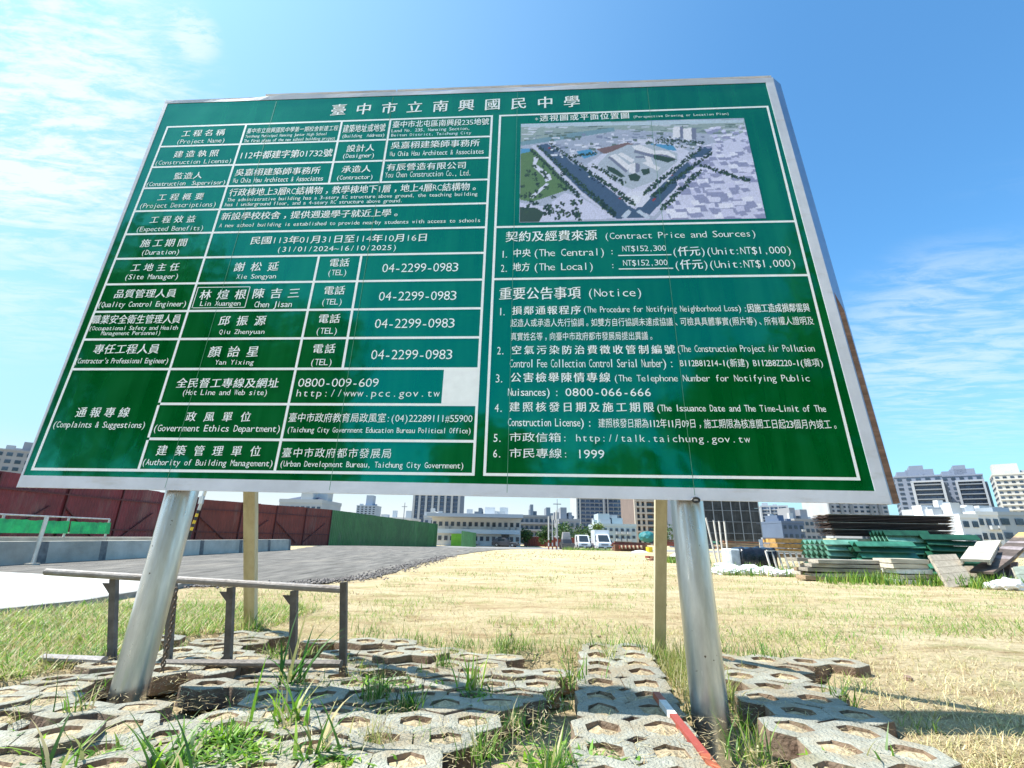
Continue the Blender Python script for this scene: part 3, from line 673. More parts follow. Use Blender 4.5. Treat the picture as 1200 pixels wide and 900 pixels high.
TREE_ROWS = [((82, 751), (404, 44)), ((140, 772), (485, 149)), ((51, 715), (262, 227)), ((567, 234), (840, 660)), ((529, 258), (803, 707)), ((600, 121), (777, 474)), ((780, 520), (981, 346)), ((615, 800), (816, 748)), ((324, 538), (453, 342)), ((238, 641), (342, 670))]
for q in TEXTS: lettering(*q)
for uu in ((0.7063, 0.6164),): pass

# the printed aerial drawing, a flat coloured print
def aerial():
    W, H = 330, 150
    pal = dict(grass_mid=(150, 165, 165), river=(120, 150, 165), haze=(185, 200, 215), park=(95, 125, 80), path=(215, 215, 235), plaza=(205, 205, 232), dark=(55, 75, 60), kerbs=(200, 200, 225), road=(72, 92, 120),
               campus=(205, 205, 228), wedge=(165, 172, 195), field=(125, 100, 100), pool=(85, 150, 195), inner=(176, 184, 200), roof=(225, 222, 232), shade=(120, 125, 150), blocks=(206, 205, 232), ring=(225, 225, 240), cross=(190, 200, 220))
    img = np.zeros((H, W, 3)); img[:] = (172, 178, 200)
    X, Y = np.meshgrid((np.arange(W) + .5) / W * 1000, (np.arange(H) + .5) / H * 1000)
    def fill(p, c):
        m = np.zeros((H, W), bool); j = len(p) - 1
        for i in range(len(p)):
            (xi, yi), (xj, yj) = p[i], p[j]
            if yi != yj: m ^= ((yi > Y) != (yj > Y)) & (X < (xj - xi) * (Y - yi) / (yj - yi) + xi)
            j = i
        img[m] = c
    rd = random.Random(5)
    for n_, p in PICTURE:
        fill(p, pal[n_])
        if n_ == 'grass_mid':
            for _ in range(150):
                x = rd.uniform(0, 1000); y = rd.uniform(790, 990); w = rd.uniform(10, 60); hh = rd.uniform(4, 14); c = rd.choice(((190, 195, 210), (125, 140, 150), (95, 115, 110), (205, 208, 222)))
                fill([(x, y), (x + w, y - 4), (x + w + 6, y + hh), (x + 4, y + hh)], c)
        if n_ == 'wedge':
            for _ in range(110):
                x = rd.uniform(130, 800); y = rd.uniform(640, 860); w = rd.uniform(10, 34); hh = rd.uniform(8, 24); c = rd.choice(((215, 215, 232), (130, 138, 165), (95, 115, 110), (200, 200, 220)))
                fill([(x, y), (x + w, y - 6), (x + w, y + hh), (x, y + hh + 4)], c)
        if n_ == 'blocks':
            for _ in range(120):
                y = rd.uniform(0, 900) ** 1.0; x = rd.uniform(560 + max(0, (y - 0)) * 0.28, 1000); s = 0.5 + (1000 - y) / 900
                w = rd.uniform(16, 46) * s; d = rd.uniform(20, 48) * s; hh = rd.uniform(8, 22) * s
                fill([(x, y), (x + w, y + 6), (x + w + 8 * s, y - hh * 2), (x + 8 * s, y - hh * 2 - 6)], (148, 150, 185))
                fill([(x, y), (x + w, y + 6), (x + w, y + d), (x - 6, y + d - 6)], rd.choice(((226, 224, 244), (214, 212, 238), (204, 202, 232))))
    def tree(x, y, r):
        for _ in range(7):
            a = x + rd.uniform(-r, r); c = y + rd.uniform(-r * 2, r * 2); q = r * rd.uniform(.3, .6)
            m = ((X - a) / q) ** 2 + ((Y - c) / (q * 2.0)) ** 2 < 1; img[m] = rd.choice(((40, 62, 48), (60, 84, 58), (34, 52, 48)))
    for (a, c) in TREE_ROWS:
        n_ = int(math.hypot(c[0] - a[0], (c[1] - a[1]) * .5) / 11)
        for k in range(n_):
            f = (k + rd.uniform(-.2, .2)) / n_; y = a[1] + (c[1] - a[1]) * f; tree(a[0] + (c[0] - a[0]) * f, y, 5 + (1000 - y) / 160)
    for _ in range(40): tree(rd.uniform(5, 200), rd.uniform(60, 600), 9)
    for _ in range(16): tree(rd.uniform(110, 260), rd.uniform(10, 200), 10)
    for _ in range(26): tree(rd.uniform(560, 760), rd.uniform(700, 830), 5)
    for _ in range(26):
        t = rd.random(); x, y = (120 + 330 * t, 740 - 590 * t) if rd.random() < .5 else (540 + 230 * t, 140 + 600 * t)
        fill([(x, y), (x + 8, y - 5), (x + 12, y + 5), (x + 4, y + 12)], rd.choice(((235, 235, 240), (30, 40, 60), (150, 60, 60))))
    img = img * np.clip(1 + RNG.normal(0, .035, (H, W, 1)), .8, 1.2)
    img = np.clip(img / 255, 0, 1); img = np.where(img < .04045, img / 12.92, ((img + .055) / 1.055) ** 2.4) * 1.05
    V = []; C = []; F4 = []
    P0 = [(0.6085, 0.3705), (0.9605, 0.3692), (0.9599, 0.5662), (0.6080, 0.5694)]
    us = np.linspace(0, 1, W + 1); vs_ = np.linspace(0, 1, H + 1)
    U, Vv = np.meshgrid(us, vs_)
    u = (1 - Vv) * ((1 - U) * P0[0][0] + U * P0[1][0]) + Vv * ((1 - U) * P0[3][0] + U * P0[2][0])
    v = (1 - Vv) * ((1 - U) * P0[0][1] + U * P0[1][1]) + Vv * ((1 - U) * P0[3][1] + U * P0[2][1])
    o = np.array(S_O - SB + S_N * 0.0016); Rr = np.array(S_R) * SS; Uu = np.array(S_U) * SS
    PT = o + u[..., None] * Rr + v[..., None] * Uu
    ci = np.pad(img, ((0, 1), (0, 1), (0, 0)), mode='edge')
    idx = np.arange((W + 1) * (H + 1)).reshape(H + 1, W + 1)
    F4 = np.stack([idx[:-1, :-1], idx[:-1, 1:], idx[1:, 1:], idx[1:, :-1]], -1).reshape(-1, 4)
    m = bpy.data.materials.new('aerial_print'); m.use_nodes = True; a = m.node_tree.nodes.new('ShaderNodeAttribute'); a.attribute_name = 'Col'
    pb = m.node_tree.nodes['Principled BSDF']; m.node_tree.links.new(a.outputs['Color'], pb.inputs['Base Color']); pb.inputs['Roughness'].default_value = 0.3
    ob = attr_mesh('aerial_drawing', PT.reshape(-1, 3), F4, np.zeros((0, 3), np.int32), ci.reshape(-1, 3), m, sign)
    tag(ob, 'printed bird\'s-eye drawing of a school site between two roads')
aerial()

# posts
def galv():
    m = bpy.data.materials.new('galvanised_steel'); m.use_nodes = True; N = m.node_tree.nodes; L = m.node_tree.links; b = N['Principled BSDF']
    b.inputs['Metallic'].default_value = 0.95
    t = N.new('ShaderNodeTexCoord'); mp = N.new('ShaderNodeMapping'); mp.inputs['Scale'].default_value = (2.2, 2.2, 0.35); L.new(t.outputs['Object'], mp.inputs[0])
    n = N.new('ShaderNodeTexNoise'); n.inputs['Scale'].default_value = 3; n.inputs['Detail'].default_value = 8; n.inputs['Roughness'].default_value = .7; L.new(mp.outputs[0], n.inputs['Vector'])
    v = N.new('ShaderNodeTexVoronoi'); v.inputs['Scale'].default_value = 55; L.new(t.outputs['Object'], v.inputs['Vector'])
    mx = N.new('ShaderNodeMix'); mx.data_type = 'RGBA'; mx.inputs[6].default_value = (0.44, 0.45, 0.44, 1); mx.inputs[7].default_value = (0.68, 0.71, 0.74, 1)
    mr = N.new('ShaderNodeMapRange'); mr.inputs[1].default_value = .35; mr.inputs[2].default_value = .62; L.new(n.outputs['Fac'], mr.inputs[0]); L.new(mr.outputs[0], mx.inputs[0])
    # scuffs and small dark pits
    n3 = N.new('ShaderNodeTexNoise'); n3.inputs['Scale'].default_value = 38; n3.inputs['Detail'].default_value = 2; L.new(t.outputs['Object'], n3.inputs['Vector'])
    pr = N.new('ShaderNodeMapRange'); pr.inputs[1].default_value = .74; pr.inputs[2].default_value = .78; L.new(n3.outputs['Fac'], pr.inputs[0])
    mp4 = N.new('ShaderNodeMapping'); mp4.inputs['Scale'].default_value = (60, 60, 9); L.new(t.outputs['Object'], mp4.inputs[0])
    n4 = N.new('ShaderNodeTexNoise'); n4.inputs['Scale'].default_value = 1.0; n4.inputs['Detail'].default_value = 3; L.new(mp4.outputs[0], n4.inputs['Vector'])
    sr = N.new('ShaderNodeMapRange'); sr.inputs[1].default_value = .70; sr.inputs[2].default_value = .78; L.new(n4.outputs['Fac'], sr.inputs[0])
    mx2 = N.new('ShaderNodeMix'); mx2.data_type = 'RGBA'; L.new(pr.outputs[0], mx2.inputs[0]); L.new(mx.outputs[2], mx2.inputs[6]); mx2.inputs[7].default_value = (0.12, 0.10, 0.08, 1)
    mx3 = N.new('ShaderNodeMix'); mx3.data_type = 'RGBA'; L.new(sr.outputs[0], mx3.inputs[0]); L.new(mx2.outputs[2], mx3.inputs[6]); mx3.inputs[7].default_value = (0.92, 0.93, 0.95, 1)
    L.new(mx3.outputs[2], b.inputs['Base Color'])
    r2 = N.new('ShaderNodeMapRange'); r2.inputs[3].default_value = .42; r2.inputs[4].default_value = .24; L.new(mr.outputs[0], r2.inputs[0]); L.new(r2.outputs[0], b.inputs['Roughness'])
    bp = N.new('ShaderNodeBump'); bp.inputs['Strength'].default_value = .06; bp.inputs['Distance'].default_value = .01; L.new(n.outputs['Fac'], bp.inputs['Height']); L.new(bp.outputs[0], b.inputs['Normal'])
    return m
M_galv = galv()
def post(x, y, zb, ztop, r, name='post'):
    b = MB(); n = 40; V = []; zs = np.linspace(zb, ztop, 24); lean = 0.057
    for k, z in enumerate(zs):
        for i in range(n):
            a = 2 * math.pi * i / n; rr = r * (1 + 0.006 * math.sin(3 * a + z * 2)); V.append((x + rr * math.cos(a) - SB.x, y + lean * z + rr * math.sin(a) - SB.y, z))
    F = [(k * n + i, k * n + (i + 1) % n, (k + 1) * n + (i + 1) % n, (k + 1) * n + i) for k in range(23) for i in range(n)] + [tuple(range(n - 1, -1, -1)), tuple(23 * n + i for i in range(n))]
    return b.add(V, F).build(name, M_galv, sign, smooth=True)
post(-2.03, 2.925, -0.12, 4.15, 0.087); post(1.02, 2.725, -0.30, 4.15, 0.090)
# lifting eye at the head of the right post and crumpled tin at the left one
b = MB(); c = S(0.8155, -0.0265, 0.012) - SB
for i in range(8):
    a0, a1 = i * math.pi / 4, (i + 1) * math.pi / 4
    b.beam(c + Vector((math.cos(a0) * .02, 0, math.sin(a0) * .012)), c + Vector((math.cos(a1) * .02, 0, math.sin(a1) * .012)), .012, n=6)
b.build('bracket', mat('dark_steel', (0.08, 0.08, 0.085), 0.5, 0.2, 20, metal=0.5), sign)
# timber braces behind
M_tim = mat('weathered_timber', (0.62, 0.57, 0.40), 0.85, 0.25, 9, 0.5, 30, col2=(0.46, 0.40, 0.26), stretch=(1, 1, 0.12))
def brace(base, top, w, h_):
    o = MB().beam(Vector(base) - SB, Vector(top) - SB, w, h_).build('timber_brace', M_tim, sign)
    return o
brace((-2.385, 4.94, -0.1), (-2.01, 3.12, 2.95), 0.056, 0.09); brace((-2.435, 4.96, -0.1), (-2.065, 3.14, 2.95), 0.052, 0.09)
brace((1.205, 4.2, -0.1), (1.05, 3.0, 2.35), 0.085, 0.06)

# ---------------------------------------------------------------- metal rail frame and chain
M_rail = mat('worn_grey_paint', (0.30, 0.28, 0.275), 0.5, 0.25, 7, 0.25, 40, col2=(0.20, 0.17, 0.15))
M_rpost = mat('brown_grey_metal', (0.185, 0.16, 0.14), 0.6, 0.3, 12, 0.3, 40, col2=(0.09, 0.075, 0.065))
RB = Vector((-2.1, 3.6, 0))
rf = thing('metal_rail_frame', 'low dark metal railing frame standing on the pavers behind the left post', 'railing', RB)
tl = at(54, 670, 3.62) - RB; tr = at(403, 691, 3.46) - RB
b = MB().beam(tl, tr, 0.047, 0.047, n=12); b.build('top_rail', M_rail, rf)
MB().beam(at(51, 771, 3.50) - RB, at(122, 774, 3.47) - RB, 0.062, 0.05, n=10).build('bottom_rail', M_rail, rf)
MB().beam(at(192, 777, 3.44) - RB, at(400, 778, 3.34) - RB, 0.055, 0.045, n=10).build('bottom_rail', M_rpost, rf)
for pxt, pyt, pxb, pyb, Y in ((134, 678, 131, 777, 3.62), (203, 683, 196, 779, 3.58), (271, 688, 267, 779, 3.54), (345, 692, 343, 785, 3.50), (403, 682, 402, 797, 3.45)):
    a = at(pxb, pyb, Y) - RB; c = at(pxt, pyt, Y) - RB
    p = MB().beam(a, c, 0.038, 0.042).build('rail_post', M_rpost, rf)
    if pxt < 400:
        g = MB(); up = Vector((0, 0, 1)); sx = Vector((1, 0, 0))
        for q, s in ((c - up * 0.03, -1), (a + up * 0.015, 1)):
            g.add([q + Vector((-0.075, -.006, 0)), q + Vector((0.03, -.006, 0)), q + Vector((0, -.006, s * 0.075)), q + Vector((-0.075, .006, 0)), q + Vector((0.03, .006, 0)), q + Vector((0, .006, s * 0.075))],
                  [(0, 1, 2), (5, 4, 3), (0, 3, 4, 1), (1, 4, 5, 2), (2, 5, 3, 0)])
        g.build('gusset', M_rpost, p)
ch0 = at(206, 692, 3.35); ch1 = at(189, 788, 3.25)
chain = thing('steel_chain', 'short steel chain hanging beside the left sign post', 'chain', (ch1.x, ch1.y, 0))
def link_mesh():
    b = MB(); n = 12; m_ = 6; V = []
    for i in range(n):
        a = 2 * math.pi * i / n; cx_, cz_ = 0.011 * math.cos(a), 0.018 * math.sin(a)
        for k in range(m_):
            t = 2 * math.pi * k / m_; V.append((cx_ + 0.004 * math.cos(t) * math.cos(a), 0.004 * math.sin(t), cz_ + 0.004 * math.cos(t) * math.sin(a)))
    b.add(V, [(i * m_ + k, ((i + 1) % n) * m_ + k, ((i + 1) % n) * m_ + (k + 1) % m_, i * m_ + (k + 1) % m_) for i in range(n) for k in range(m_)])
    o = b.build('chain_link', mat('rusty_chain', (0.20, 0.15, 0.11), 0.6, 0.3, 60, metal=0.5), chain, smooth=True); return o
l0 = link_mesh(); NL = 21
for k in range(NL):
    f = k / (NL - 1); p = ch0.lerp(ch1, f) - Vector((ch1.x, ch1.y, 0)); p.x += 0.012 * math.sin(f * math.pi)
    o = l0 if k == 0 else l0.copy()
    if k: COL.objects.link(o); o.parent = chain
    o.location = p; o.rotation_euler = (0.1 * (k % 3), 0, (math.pi / 2 if k % 2 else 0) + 0.3)

# red and white stake lying in the gap
a = Vector((1.02, 3.06, 0.05)); c = gp(848, 915, -0.04)
a = gp(769, 814, 0.07); c = gp(850, 918, 0.02)
stake = thing('painted_stake', 'red and white painted timber stake lying in the gap beside the right post', 'stake', (a.x, a.y, 0))
M_red = mat('faded_red_paint', (0.34, 0.065, 0.045), 0.6, 0.2, 14, 0.2, 40, col2=(0.30, 0.06, 0.04)); M_or = mat('faded_orange_paint', (0.42, 0.11, 0.05), 0.6, 0.2, 14); M_wp = mat('chalky_white_paint', (0.66, 0.62, 0.58), 0.7, 0.12, 14)
bp = Vector((a.x, a.y, 0))
for f0, f1, m_, nm in ((0.0, 0.13, M_or, 'orange_band'), (0.13, 0.33, M_wp, 'white_band'), (0.33, 0.78, M_red, 'red_band'), (0.78, 1.0, M_or, 'orange_band')):
    MB().beam(a.lerp(c, f0) - bp, a.lerp(c, f1) - bp, 0.036, 0.028).build(nm, m_, stake)
MB().beam(a.lerp(c, .30) - bp + Vector((-.03, -.02, -.01)), a.lerp(c, .36) - bp + Vector((-.05, -.03, -.03)), 0.05, .004).build('torn_strip', M_wp, stake)

# ---------------------------------------------------------------- hoardings on the left
M_hred = mat('maroon_sheet', (0.175, 0.022, 0.030), 0.55, 0.2, 1.2, 0.1, 8, rnd=0.13)
M_hred2 = mat('rust_red_sheet', (0.20, 0.035, 0.022), 0.55, 0.2, 1.2, 0.1, 8, rnd=0.15)
M_hgrn = mat('green_sheet', (0.045, 0.17, 0.04), 0.5, 0.2, 1.2, 0.1, 8, rnd=0.16)
M_hbar = mat('maroon_bar', (0.10, 0.020, 0.022), 0.6, 0.2, 3)
for m_ in (M_hred, M_hred2, M_hgrn): dirt(m_, (.28, .24, .20), .9, .56, .76, .35, (1, 1, .3))
def hoarding(name, label, p0, p1, m, pw=1.0, rows=2, diag=True, mbar=None):
    """line of profiled sheets between two (x, y, ztop) points, bars on the near side"""
    root = thing(name, label, 'hoarding', (p0[0], p0[1], gz(p0[0], p0[1])))
    B = Vector(root.location); d = Vector((p1[0] - p0[0], p1[1] - p0[1], 0)); Ltot = d.length; n = max(1, round(Ltot / pw)); e = d.normalized(); nrm = Vector((e.y, -e.x, 0))
    if nrm.dot(Vector((0, 0, 0)) - Vector((p0[0], p0[1], 0))) < 0: nrm = -nrm
    for i in range(n):
        b = MB(); V = []; ribs = 5; K = ribs * 4
        prof = (0, 0, .028, .028)
        for j in range(K + 1):
            f = (i + j / K * 1.04) / n; x = p0[0] + d.x * f; y = p0[1] + d.y * f; zt = p0[2] + (p1[2] - p0[2]) * f
            o_ = nrm * (prof[j % 4] + 0.004 * (i % 2))
            V.append(Vector((x, y, gz(x, y) - 0.05)) + o_ - B); V.append(Vector((x, y, zt + 0.012 * ((i * 7) % 3))) + o_ - B)
        b.add(V, [(2 * j, 2 * j + 2, 2 * j + 3, 2 * j + 1) for j in range(K)])
        b.build('sheet_panel', m, root)
    mb_ = mbar or M_hbar
    for k in range(rows):
        f = (k + 0.62) / (rows + 0.05)
        pts = [Vector((p0[0] + d.x * t, p0[1] + d.y * t, 0)) for t in (0, 1)]
        z0 = gz(*pts[0][:2]) ; z1 = gz(*pts[1][:2])
        a = pts[0] + Vector((0, 0, z0 + (p0[2] - z0) * f)) + nrm * .07 - B; c = pts[1] + Vector((0, 0, z1 + (p1[2] - z1) * f)) + nrm * .07 - B
        MB().beam(a, c, 0.06).build('rail', mb_, root)
    if diag:
        step = 3.0; q = int(Ltot / step)
        for k in range(q + 1):
            t = min(1, (k * step + .1) / Ltot); x = p0[0] + d.x * t; y = p0[1] + d.y * t; zt = p0[2] + (p1[2] - p0[2]) * t
            MB().beam(Vector((x, y, gz(x, y))) + nrm * .07 - B, Vector((x, y, zt - .05)) + nrm * .07 - B, .06).build('fence_post', mb_, root)
            if k < q:
                t2 = min(1, (k * step + step * .8) / Ltot); x2 = p0[0] + d.x * t2; y2 = p0[1] + d.y * t2
                a = Vector((x, y, gz(x, y) + 1.7)) + nrm * .09 - B; c = Vector((x2, y2, gz(x2, y2) + .2)) + nrm * .09 - B
                if k % 2: a.z, c.z = a.z - 1.5, c.z + 1.5
                MB().beam(a, c, .05).build('brace', mb_, root)
    return root
A0 = at(-120, 536, 14.0); A1 = at(0, 548, 16.6); A2 = at(236, 583, 29.5); A3 = at(322, 593, 37.0); A4 = at(389, 597.5, 41.0); A5 = at(513, 614.3, 74.0)
hoarding('maroon_hoarding', 'long maroon corrugated hoarding behind the concrete wall at far left', (A0.x, A0.y, A0.z), (A2.x, A2.y, A2.z), M_hred)
hoarding('maroon_hoarding', 'rust-red corrugated hoarding between the left brace and the green hoarding', (A2.x, A2.y, A2.z - .1), (A4.x, A4.y, A4.z), M_hred2, pw=1.5)
hoarding('green_hoarding', 'long green corrugated hoarding beside the gravel road', (A4.x, A4.y, A4.z), (A5.x, A5.y, A5.z), M_hgrn, pw=1.6, rows=0, diag=False)
a = at(541, 622, 78); c = at(558, 624.5, 74)
hoarding('green_hoarding', 'short dark green hoarding in front of the white two-storey building', (a.x, a.y, a.z), (c.x, c.y, c.z), mat('dark_green_sheet', (0.02, 0.10, 0.035), 0.5, 0.2, 2, rnd=.2), pw=1.0, rows=0, diag=False)
a = at(529, 625.5, 82); c = at(541, 625.5, 82)
hoarding('lime_hoarding', 'small lime green panel fence at the end of the gravel road', (a.x, a.y, a.z), (c.x, c.y, c.z), mat('lime_sheet', (0.20, 0.48, 0.03), 0.5, 0.1, 2), pw=.9, rows=0, diag=False)
a = at(513, 628, 88); c = at(531, 628.5, 88)
hoarding('maroon_hoarding', 'low red fence between the green hoarding and the lime panel', (a.x, a.y, a.z), (c.x, c.y, c.z), M_hred2, pw=1.5, rows=0, diag=False)
a = at(614, 628.5, 92); c = at(682, 630.5, 92)
hoarding('maroon_hoarding', 'distant dark red fence behind the striped poles', (a.x, a.y, a.z), (c.x, c.y, c.z), M_hred2, pw=1.5, rows=0, diag=False)

# ---------------------------------------------------------------- concrete wall, ledge, green mesh railing
M_cw = mat('rough_concrete', (0.58, 0.54, 0.46), 0.9, 0.3, 1.6, 0.5, 25, col2=(0.38, 0.35, 0.29), rnd=.18)
M_cj = mat('wet_joint', (0.20, 0.195, 0.185), 0.9, 0.3, 6)
wallt = thing('concrete_wall', 'low grey concrete retaining wall with dark stained joints', 'wall', (-11.7, 12, 0))
WB = Vector(wallt.location); ys = [9.0, 11.0, 12.6, 14.4, 16.4, 18.8, 21.4, 23.8, 25.9]
for i in range(len(ys) - 1):
    b = MB(); y0, y1 = ys[i], ys[i + 1]
    for ya, yb, mi, o_ in ((y0 + .12, y1 - .12, 0, 0), (y1 - .12, y1 + .12, 1, .0)):
        xa = -11.75 + (ya - 12) * .022; xb = -11.75 + (yb - 12) * .022
        b.add([(xa - .3, ya, 0), (xb - .3, yb, 0), (xb + .06, yb, 0), (xa + .06, ya, 0), (xa - .3, ya, .54), (xb - .3, yb, .54), (xb, yb, .54), (xa, ya, .54)],
              [(0, 1, 2, 3), (7, 6, 5, 4), (0, 4, 5, 1), (1, 5, 6, 2), (2, 6, 7, 3), (3, 7, 4, 0)], mi)
    b.v = [(x - WB.x, y - WB.y, z) for x, y, z in b.v]; b.build('wall_block', [M_cw, M_cj], wallt)
led = thing('concrete_ledge', 'second concrete wall behind the grey retaining wall', 'wall', (-13.2, 14, 0)); LB = Vector(led.location)
for y0, y1 in ((8, 12), (12, 16), (16, 19.6)):
    MB().box((-13.2 - LB.x, (y0 + y1) / 2 - LB.y, .31), (.5, y1 - y0 - .02, .62)).build('wall_block', M_cw, led)
mr_ = thing('mesh_railing', 'steel railing hung with bright green safety mesh', 'railing', (-13.2, 14, .62)); MBp = Vector(mr_.location)
def mesh_mat():
    m = leafmat('green_mesh', .5, .5); return m
M_net = mat('green_net', (0.03, 0.62, 0.16), 0.5, 0.5, 3.5, 0.6, 14, col2=(0.01, 0.28, 0.09)); 
zt = 0.56
for y0, y1 in ((9, 10.9), (10.9, 12.8), (12.8, 14.7), (14.7, 16.2)):
    b = MB(); V = []; K = 14
    for j in range(K + 1):
        y = y0 + (y1 - y0) * j / K + .02; o_ = .03 * math.sin(j * 2.1 + y0) ; V += [(0.10 + o_, y - MBp.y, 0.10), (.06 + o_ * .6, y - MBp.y, zt - 0.10 - .03 * random.random())]
    b.add(V, [(2 * j, 2 * j + 2, 2 * j + 3, 2 * j + 1) for j in range(K)]).build('net_panel', M_net, mr_)
    MB().beam((0, y0 - MBp.y, 0), (0, y0 - MBp.y, zt), .06, n=6).build('rail_post', mat('zinc', (.5, .5, .5), .5, .2, 9, metal=.4), mr_)
MB().beam((0, 16.2 - MBp.y, 0), (0, 16.2 - MBp.y, zt), .06, n=6).build('rail_post', MATS['zinc'], mr_)
for z in (zt, .12): MB().beam((0, 9 - MBp.y, z), (0, 16.2 - MBp.y, z), .04, n=6).build('rail', MATS['zinc'], mr_)
p = at(38, 660, 12.0)
pl = thing('steel_post', 'thick grey steel post against the concrete wall', 'post', (p.x, p.y, 0)); MB().beam((0, 0, 0), (0, 0, at(38, 605, 12).z), .09, n=10).build('shaft', M_galv, pl); MB().box((0, 0, .03), (.2, .2, .06)).build('foot', M_cw, pl)
p = at(222, 628, 19.5)
pl = thing('striped_pole', 'small grey pole with black and yellow striped foot behind the left sign post', 'pole', (p.x, p.y, gz(p.x, p.y)))
zz = at(232, 560, 19.5).z
for k in range(7): MB().beam((.02 * k, 0, .75 + .13 * k), (.02 * (k + 1), 0, .75 + .13 * (k + 1)), .10, n=10).build('stripe', mat('yellow_band', (.75, .5, .03), .6, .1, 9) if k % 2 else mat('black_band', (.03, .03, .03), .6, .1, 9), pl)
MB().beam((.14, 0, 1.66), (.30, 0, zz), .13, n=10).build('shaft', M_galv, pl); MB().box((.2, -.06, 2.05), (.16, .1, .3)).build('control_box', M_galv, pl); MB().beam((0, 0, 0), (0, 0, .75), .10, n=10).build('foot', MATS['black_band'], pl)
# ---------------------------------------------------------------- buildings
UNIT = {}
def unit(name, m):
    k = (name, m.name)
    if k not in UNIT:
        b = MB().box((0, 0, 0), (1, 1, 1)); o = b.build(name, m); UNIT[k] = o.data; bpy.data.objects.remove(o)
    return UNIT[k]
def piece(name, m, parent, c, d, rz=0.0):
    o = link(name, unit(name, m), parent, c, rz); o.scale = d; return o
M_glass = mat('window_glass', (0.045, 0.07, 0.11), 0.12, 0.3, 3, rnd=.35); M_gblue = mat('blue_glass', (0.07, 0.12, 0.21), 0.12, 0.3, 3, rnd=.3)
def wallm(n, c): return mat(n, c, .8, .08, .25, 0.05, 3)
W_tank = wallm('tank_steel', (.45, .46, .47))
def building(name, label, px0, px1, pyt, Y, depth, wm, rows, cols, wfrac=.55, hfrac=.5, gm=None, rz=0.0, flr=3.2, z0=None, slabs=None, fins=None, side=None, top=None, ztop=None, cat='building', fin_m=None, slab_m=None, skipg=0):
    """block whose front faces the camera; windows, balcony slabs and fins are parts"""
    x0 = at(px0, 628, Y).x; x1 = at(px1, 628, Y).x; gzv = -0.65 if z0 is None else z0; zt = ztop if ztop is not None else at((px0 + px1) / 2, pyt, Y).z
    W = x1 - x0; H = zt - gzv; xm = (x0 + x1) / 2; th = math.atan2(xm, Y)
    if rz == 'face': rz = -th * .9; W *= math.cos(th); xm += depth * .5 * math.sin(th) * .5
    root = thing(name, label, cat, (xm, Y, gzv), rz)
    MB().box((0, depth / 2, H / 2), (W, depth, H)).build('wall', wm, root)
    rows = rows or max(1, round(H / flr)); fh = H / rows; cw = W / cols; gm = gm or M_glass
    for r_ in range(skipg, rows):
        z = fh * (r_ + .52)
        for c_ in range(cols):
            piece('window', gm, root, (-W / 2 + cw * (c_ + .5), 0.0, z), (cw * wfrac, .24, fh * hfrac))
        if slabs: piece('balcony', slab_m or wm, root, (0, -slabs / 2, fh * r_ + .12 * fh), (W * .96, slabs, fh * .28))
    if fins:
        for f in fins: piece('fin', fin_m or wm, root, (-W / 2 + W * f, -.35, H / 2), (W * .045, .9, H * .995))
    if side:
        sx, n_ = side; cd = depth / n_
        for r_ in range(rows):
            for c_ in range(n_): piece('window', gm, root, (sx * W / 2, cd * (c_ + .5), fh * (r_ + .52)), (.24, cd * .5, fh * hfrac))
    piece('parapet', wm, root, (0, depth / 2, H + .25), (W * 1.02, depth * 1.02, .5))
    g_ = random.Random(label); ni = 3 + g_.randrange(4)
    for _ in range(ni):
        w_ = g_.uniform(.8, 2.2); h_ = g_.uniform(.6, 2.0); piece('roof_tank', g_.choice((wm, W_tank)), root, (g_.uniform(-.44, .44) * W, g_.uniform(.15, .8) * depth, H + .5 + h_ / 2), (w_, w_, h_))
    if Y < 130:
        for r_ in range(rows):
            for c_ in range(cols):
                if g_.random() < .3: piece('air_conditioner', W_tank, root, (-W / 2 + cw * (c_ + .5 + wfrac * .36), -.3, fh * (r_ + .52) - fh * hfrac * .5 - .3), (.8, .45, .5))
    if top:
        for (f, w, hh) in top: piece('roof_block', wm, root, (-W / 2 + W * f, depth * .5, H + .5 + hh / 2), (W * w, depth * .5, hh))
    return root
W_gry = wallm('grey_render', (.27, .28, .31)); W_wht = wallm('white_render', (.38, .40, .44)); W_blu = wallm('blue_grey_render', (.10, .14, .22)); W_bei = wallm('beige_render', (.44, .38, .33)); W_brn = wallm('brown_tile', (.17, .13, .12)); W_drk = wallm('dark_tile', (.10, .12, .16)); W_tan = wallm('grey_tile', (.22, .24, .27))
building('apartment_tower', 'grey apartment tower just above the maroon hoarding at far left', -30, 34, 529, 150, 16, W_gry, 11, 5, .6, .5, rz='face', top=[(.68, .42, 3.2)])
# domed white house
rt = building('white_house', 'white two-storey house with dark hipped roof above the rust-red hoarding', 321, 372, 589, 70, 8, W_wht, 3, 8, .6, .42)
W = (at(372, 628, 70).x - at(321, 628, 70).x); H = at(346, 589, 70).z + .65
b = MB(); b.add([(-W * .40, .6, H + .5), (W * .40, .6, H + .5), (W * .40, 7.4, H + .5), (-W * .40, 7.4, H + .5), (-W * .15, 3.4, H + 1.25), (W * .15, 3.4, H + 1.25), (W * .15, 4.6, H + 1.25), (-W * .15, 4.6, H + 1.25)], [(3, 2, 1, 0), (4, 5, 6, 7), (0, 1, 5, 4), (1, 2, 6, 5), (2, 3, 7, 6), (3, 0, 4, 7)]); b.build('hip_roof', wallm('slate_blue', (.05, .07, .12)), rt)
building('apartment_tower', 'small blue-grey tower pair far behind the green hoarding', 414, 437, 593, 330, 14, wallm('haze_blue', (.30, .36, .45)), 14, 5, .5, .5, top=[(.55, .35, 7)])
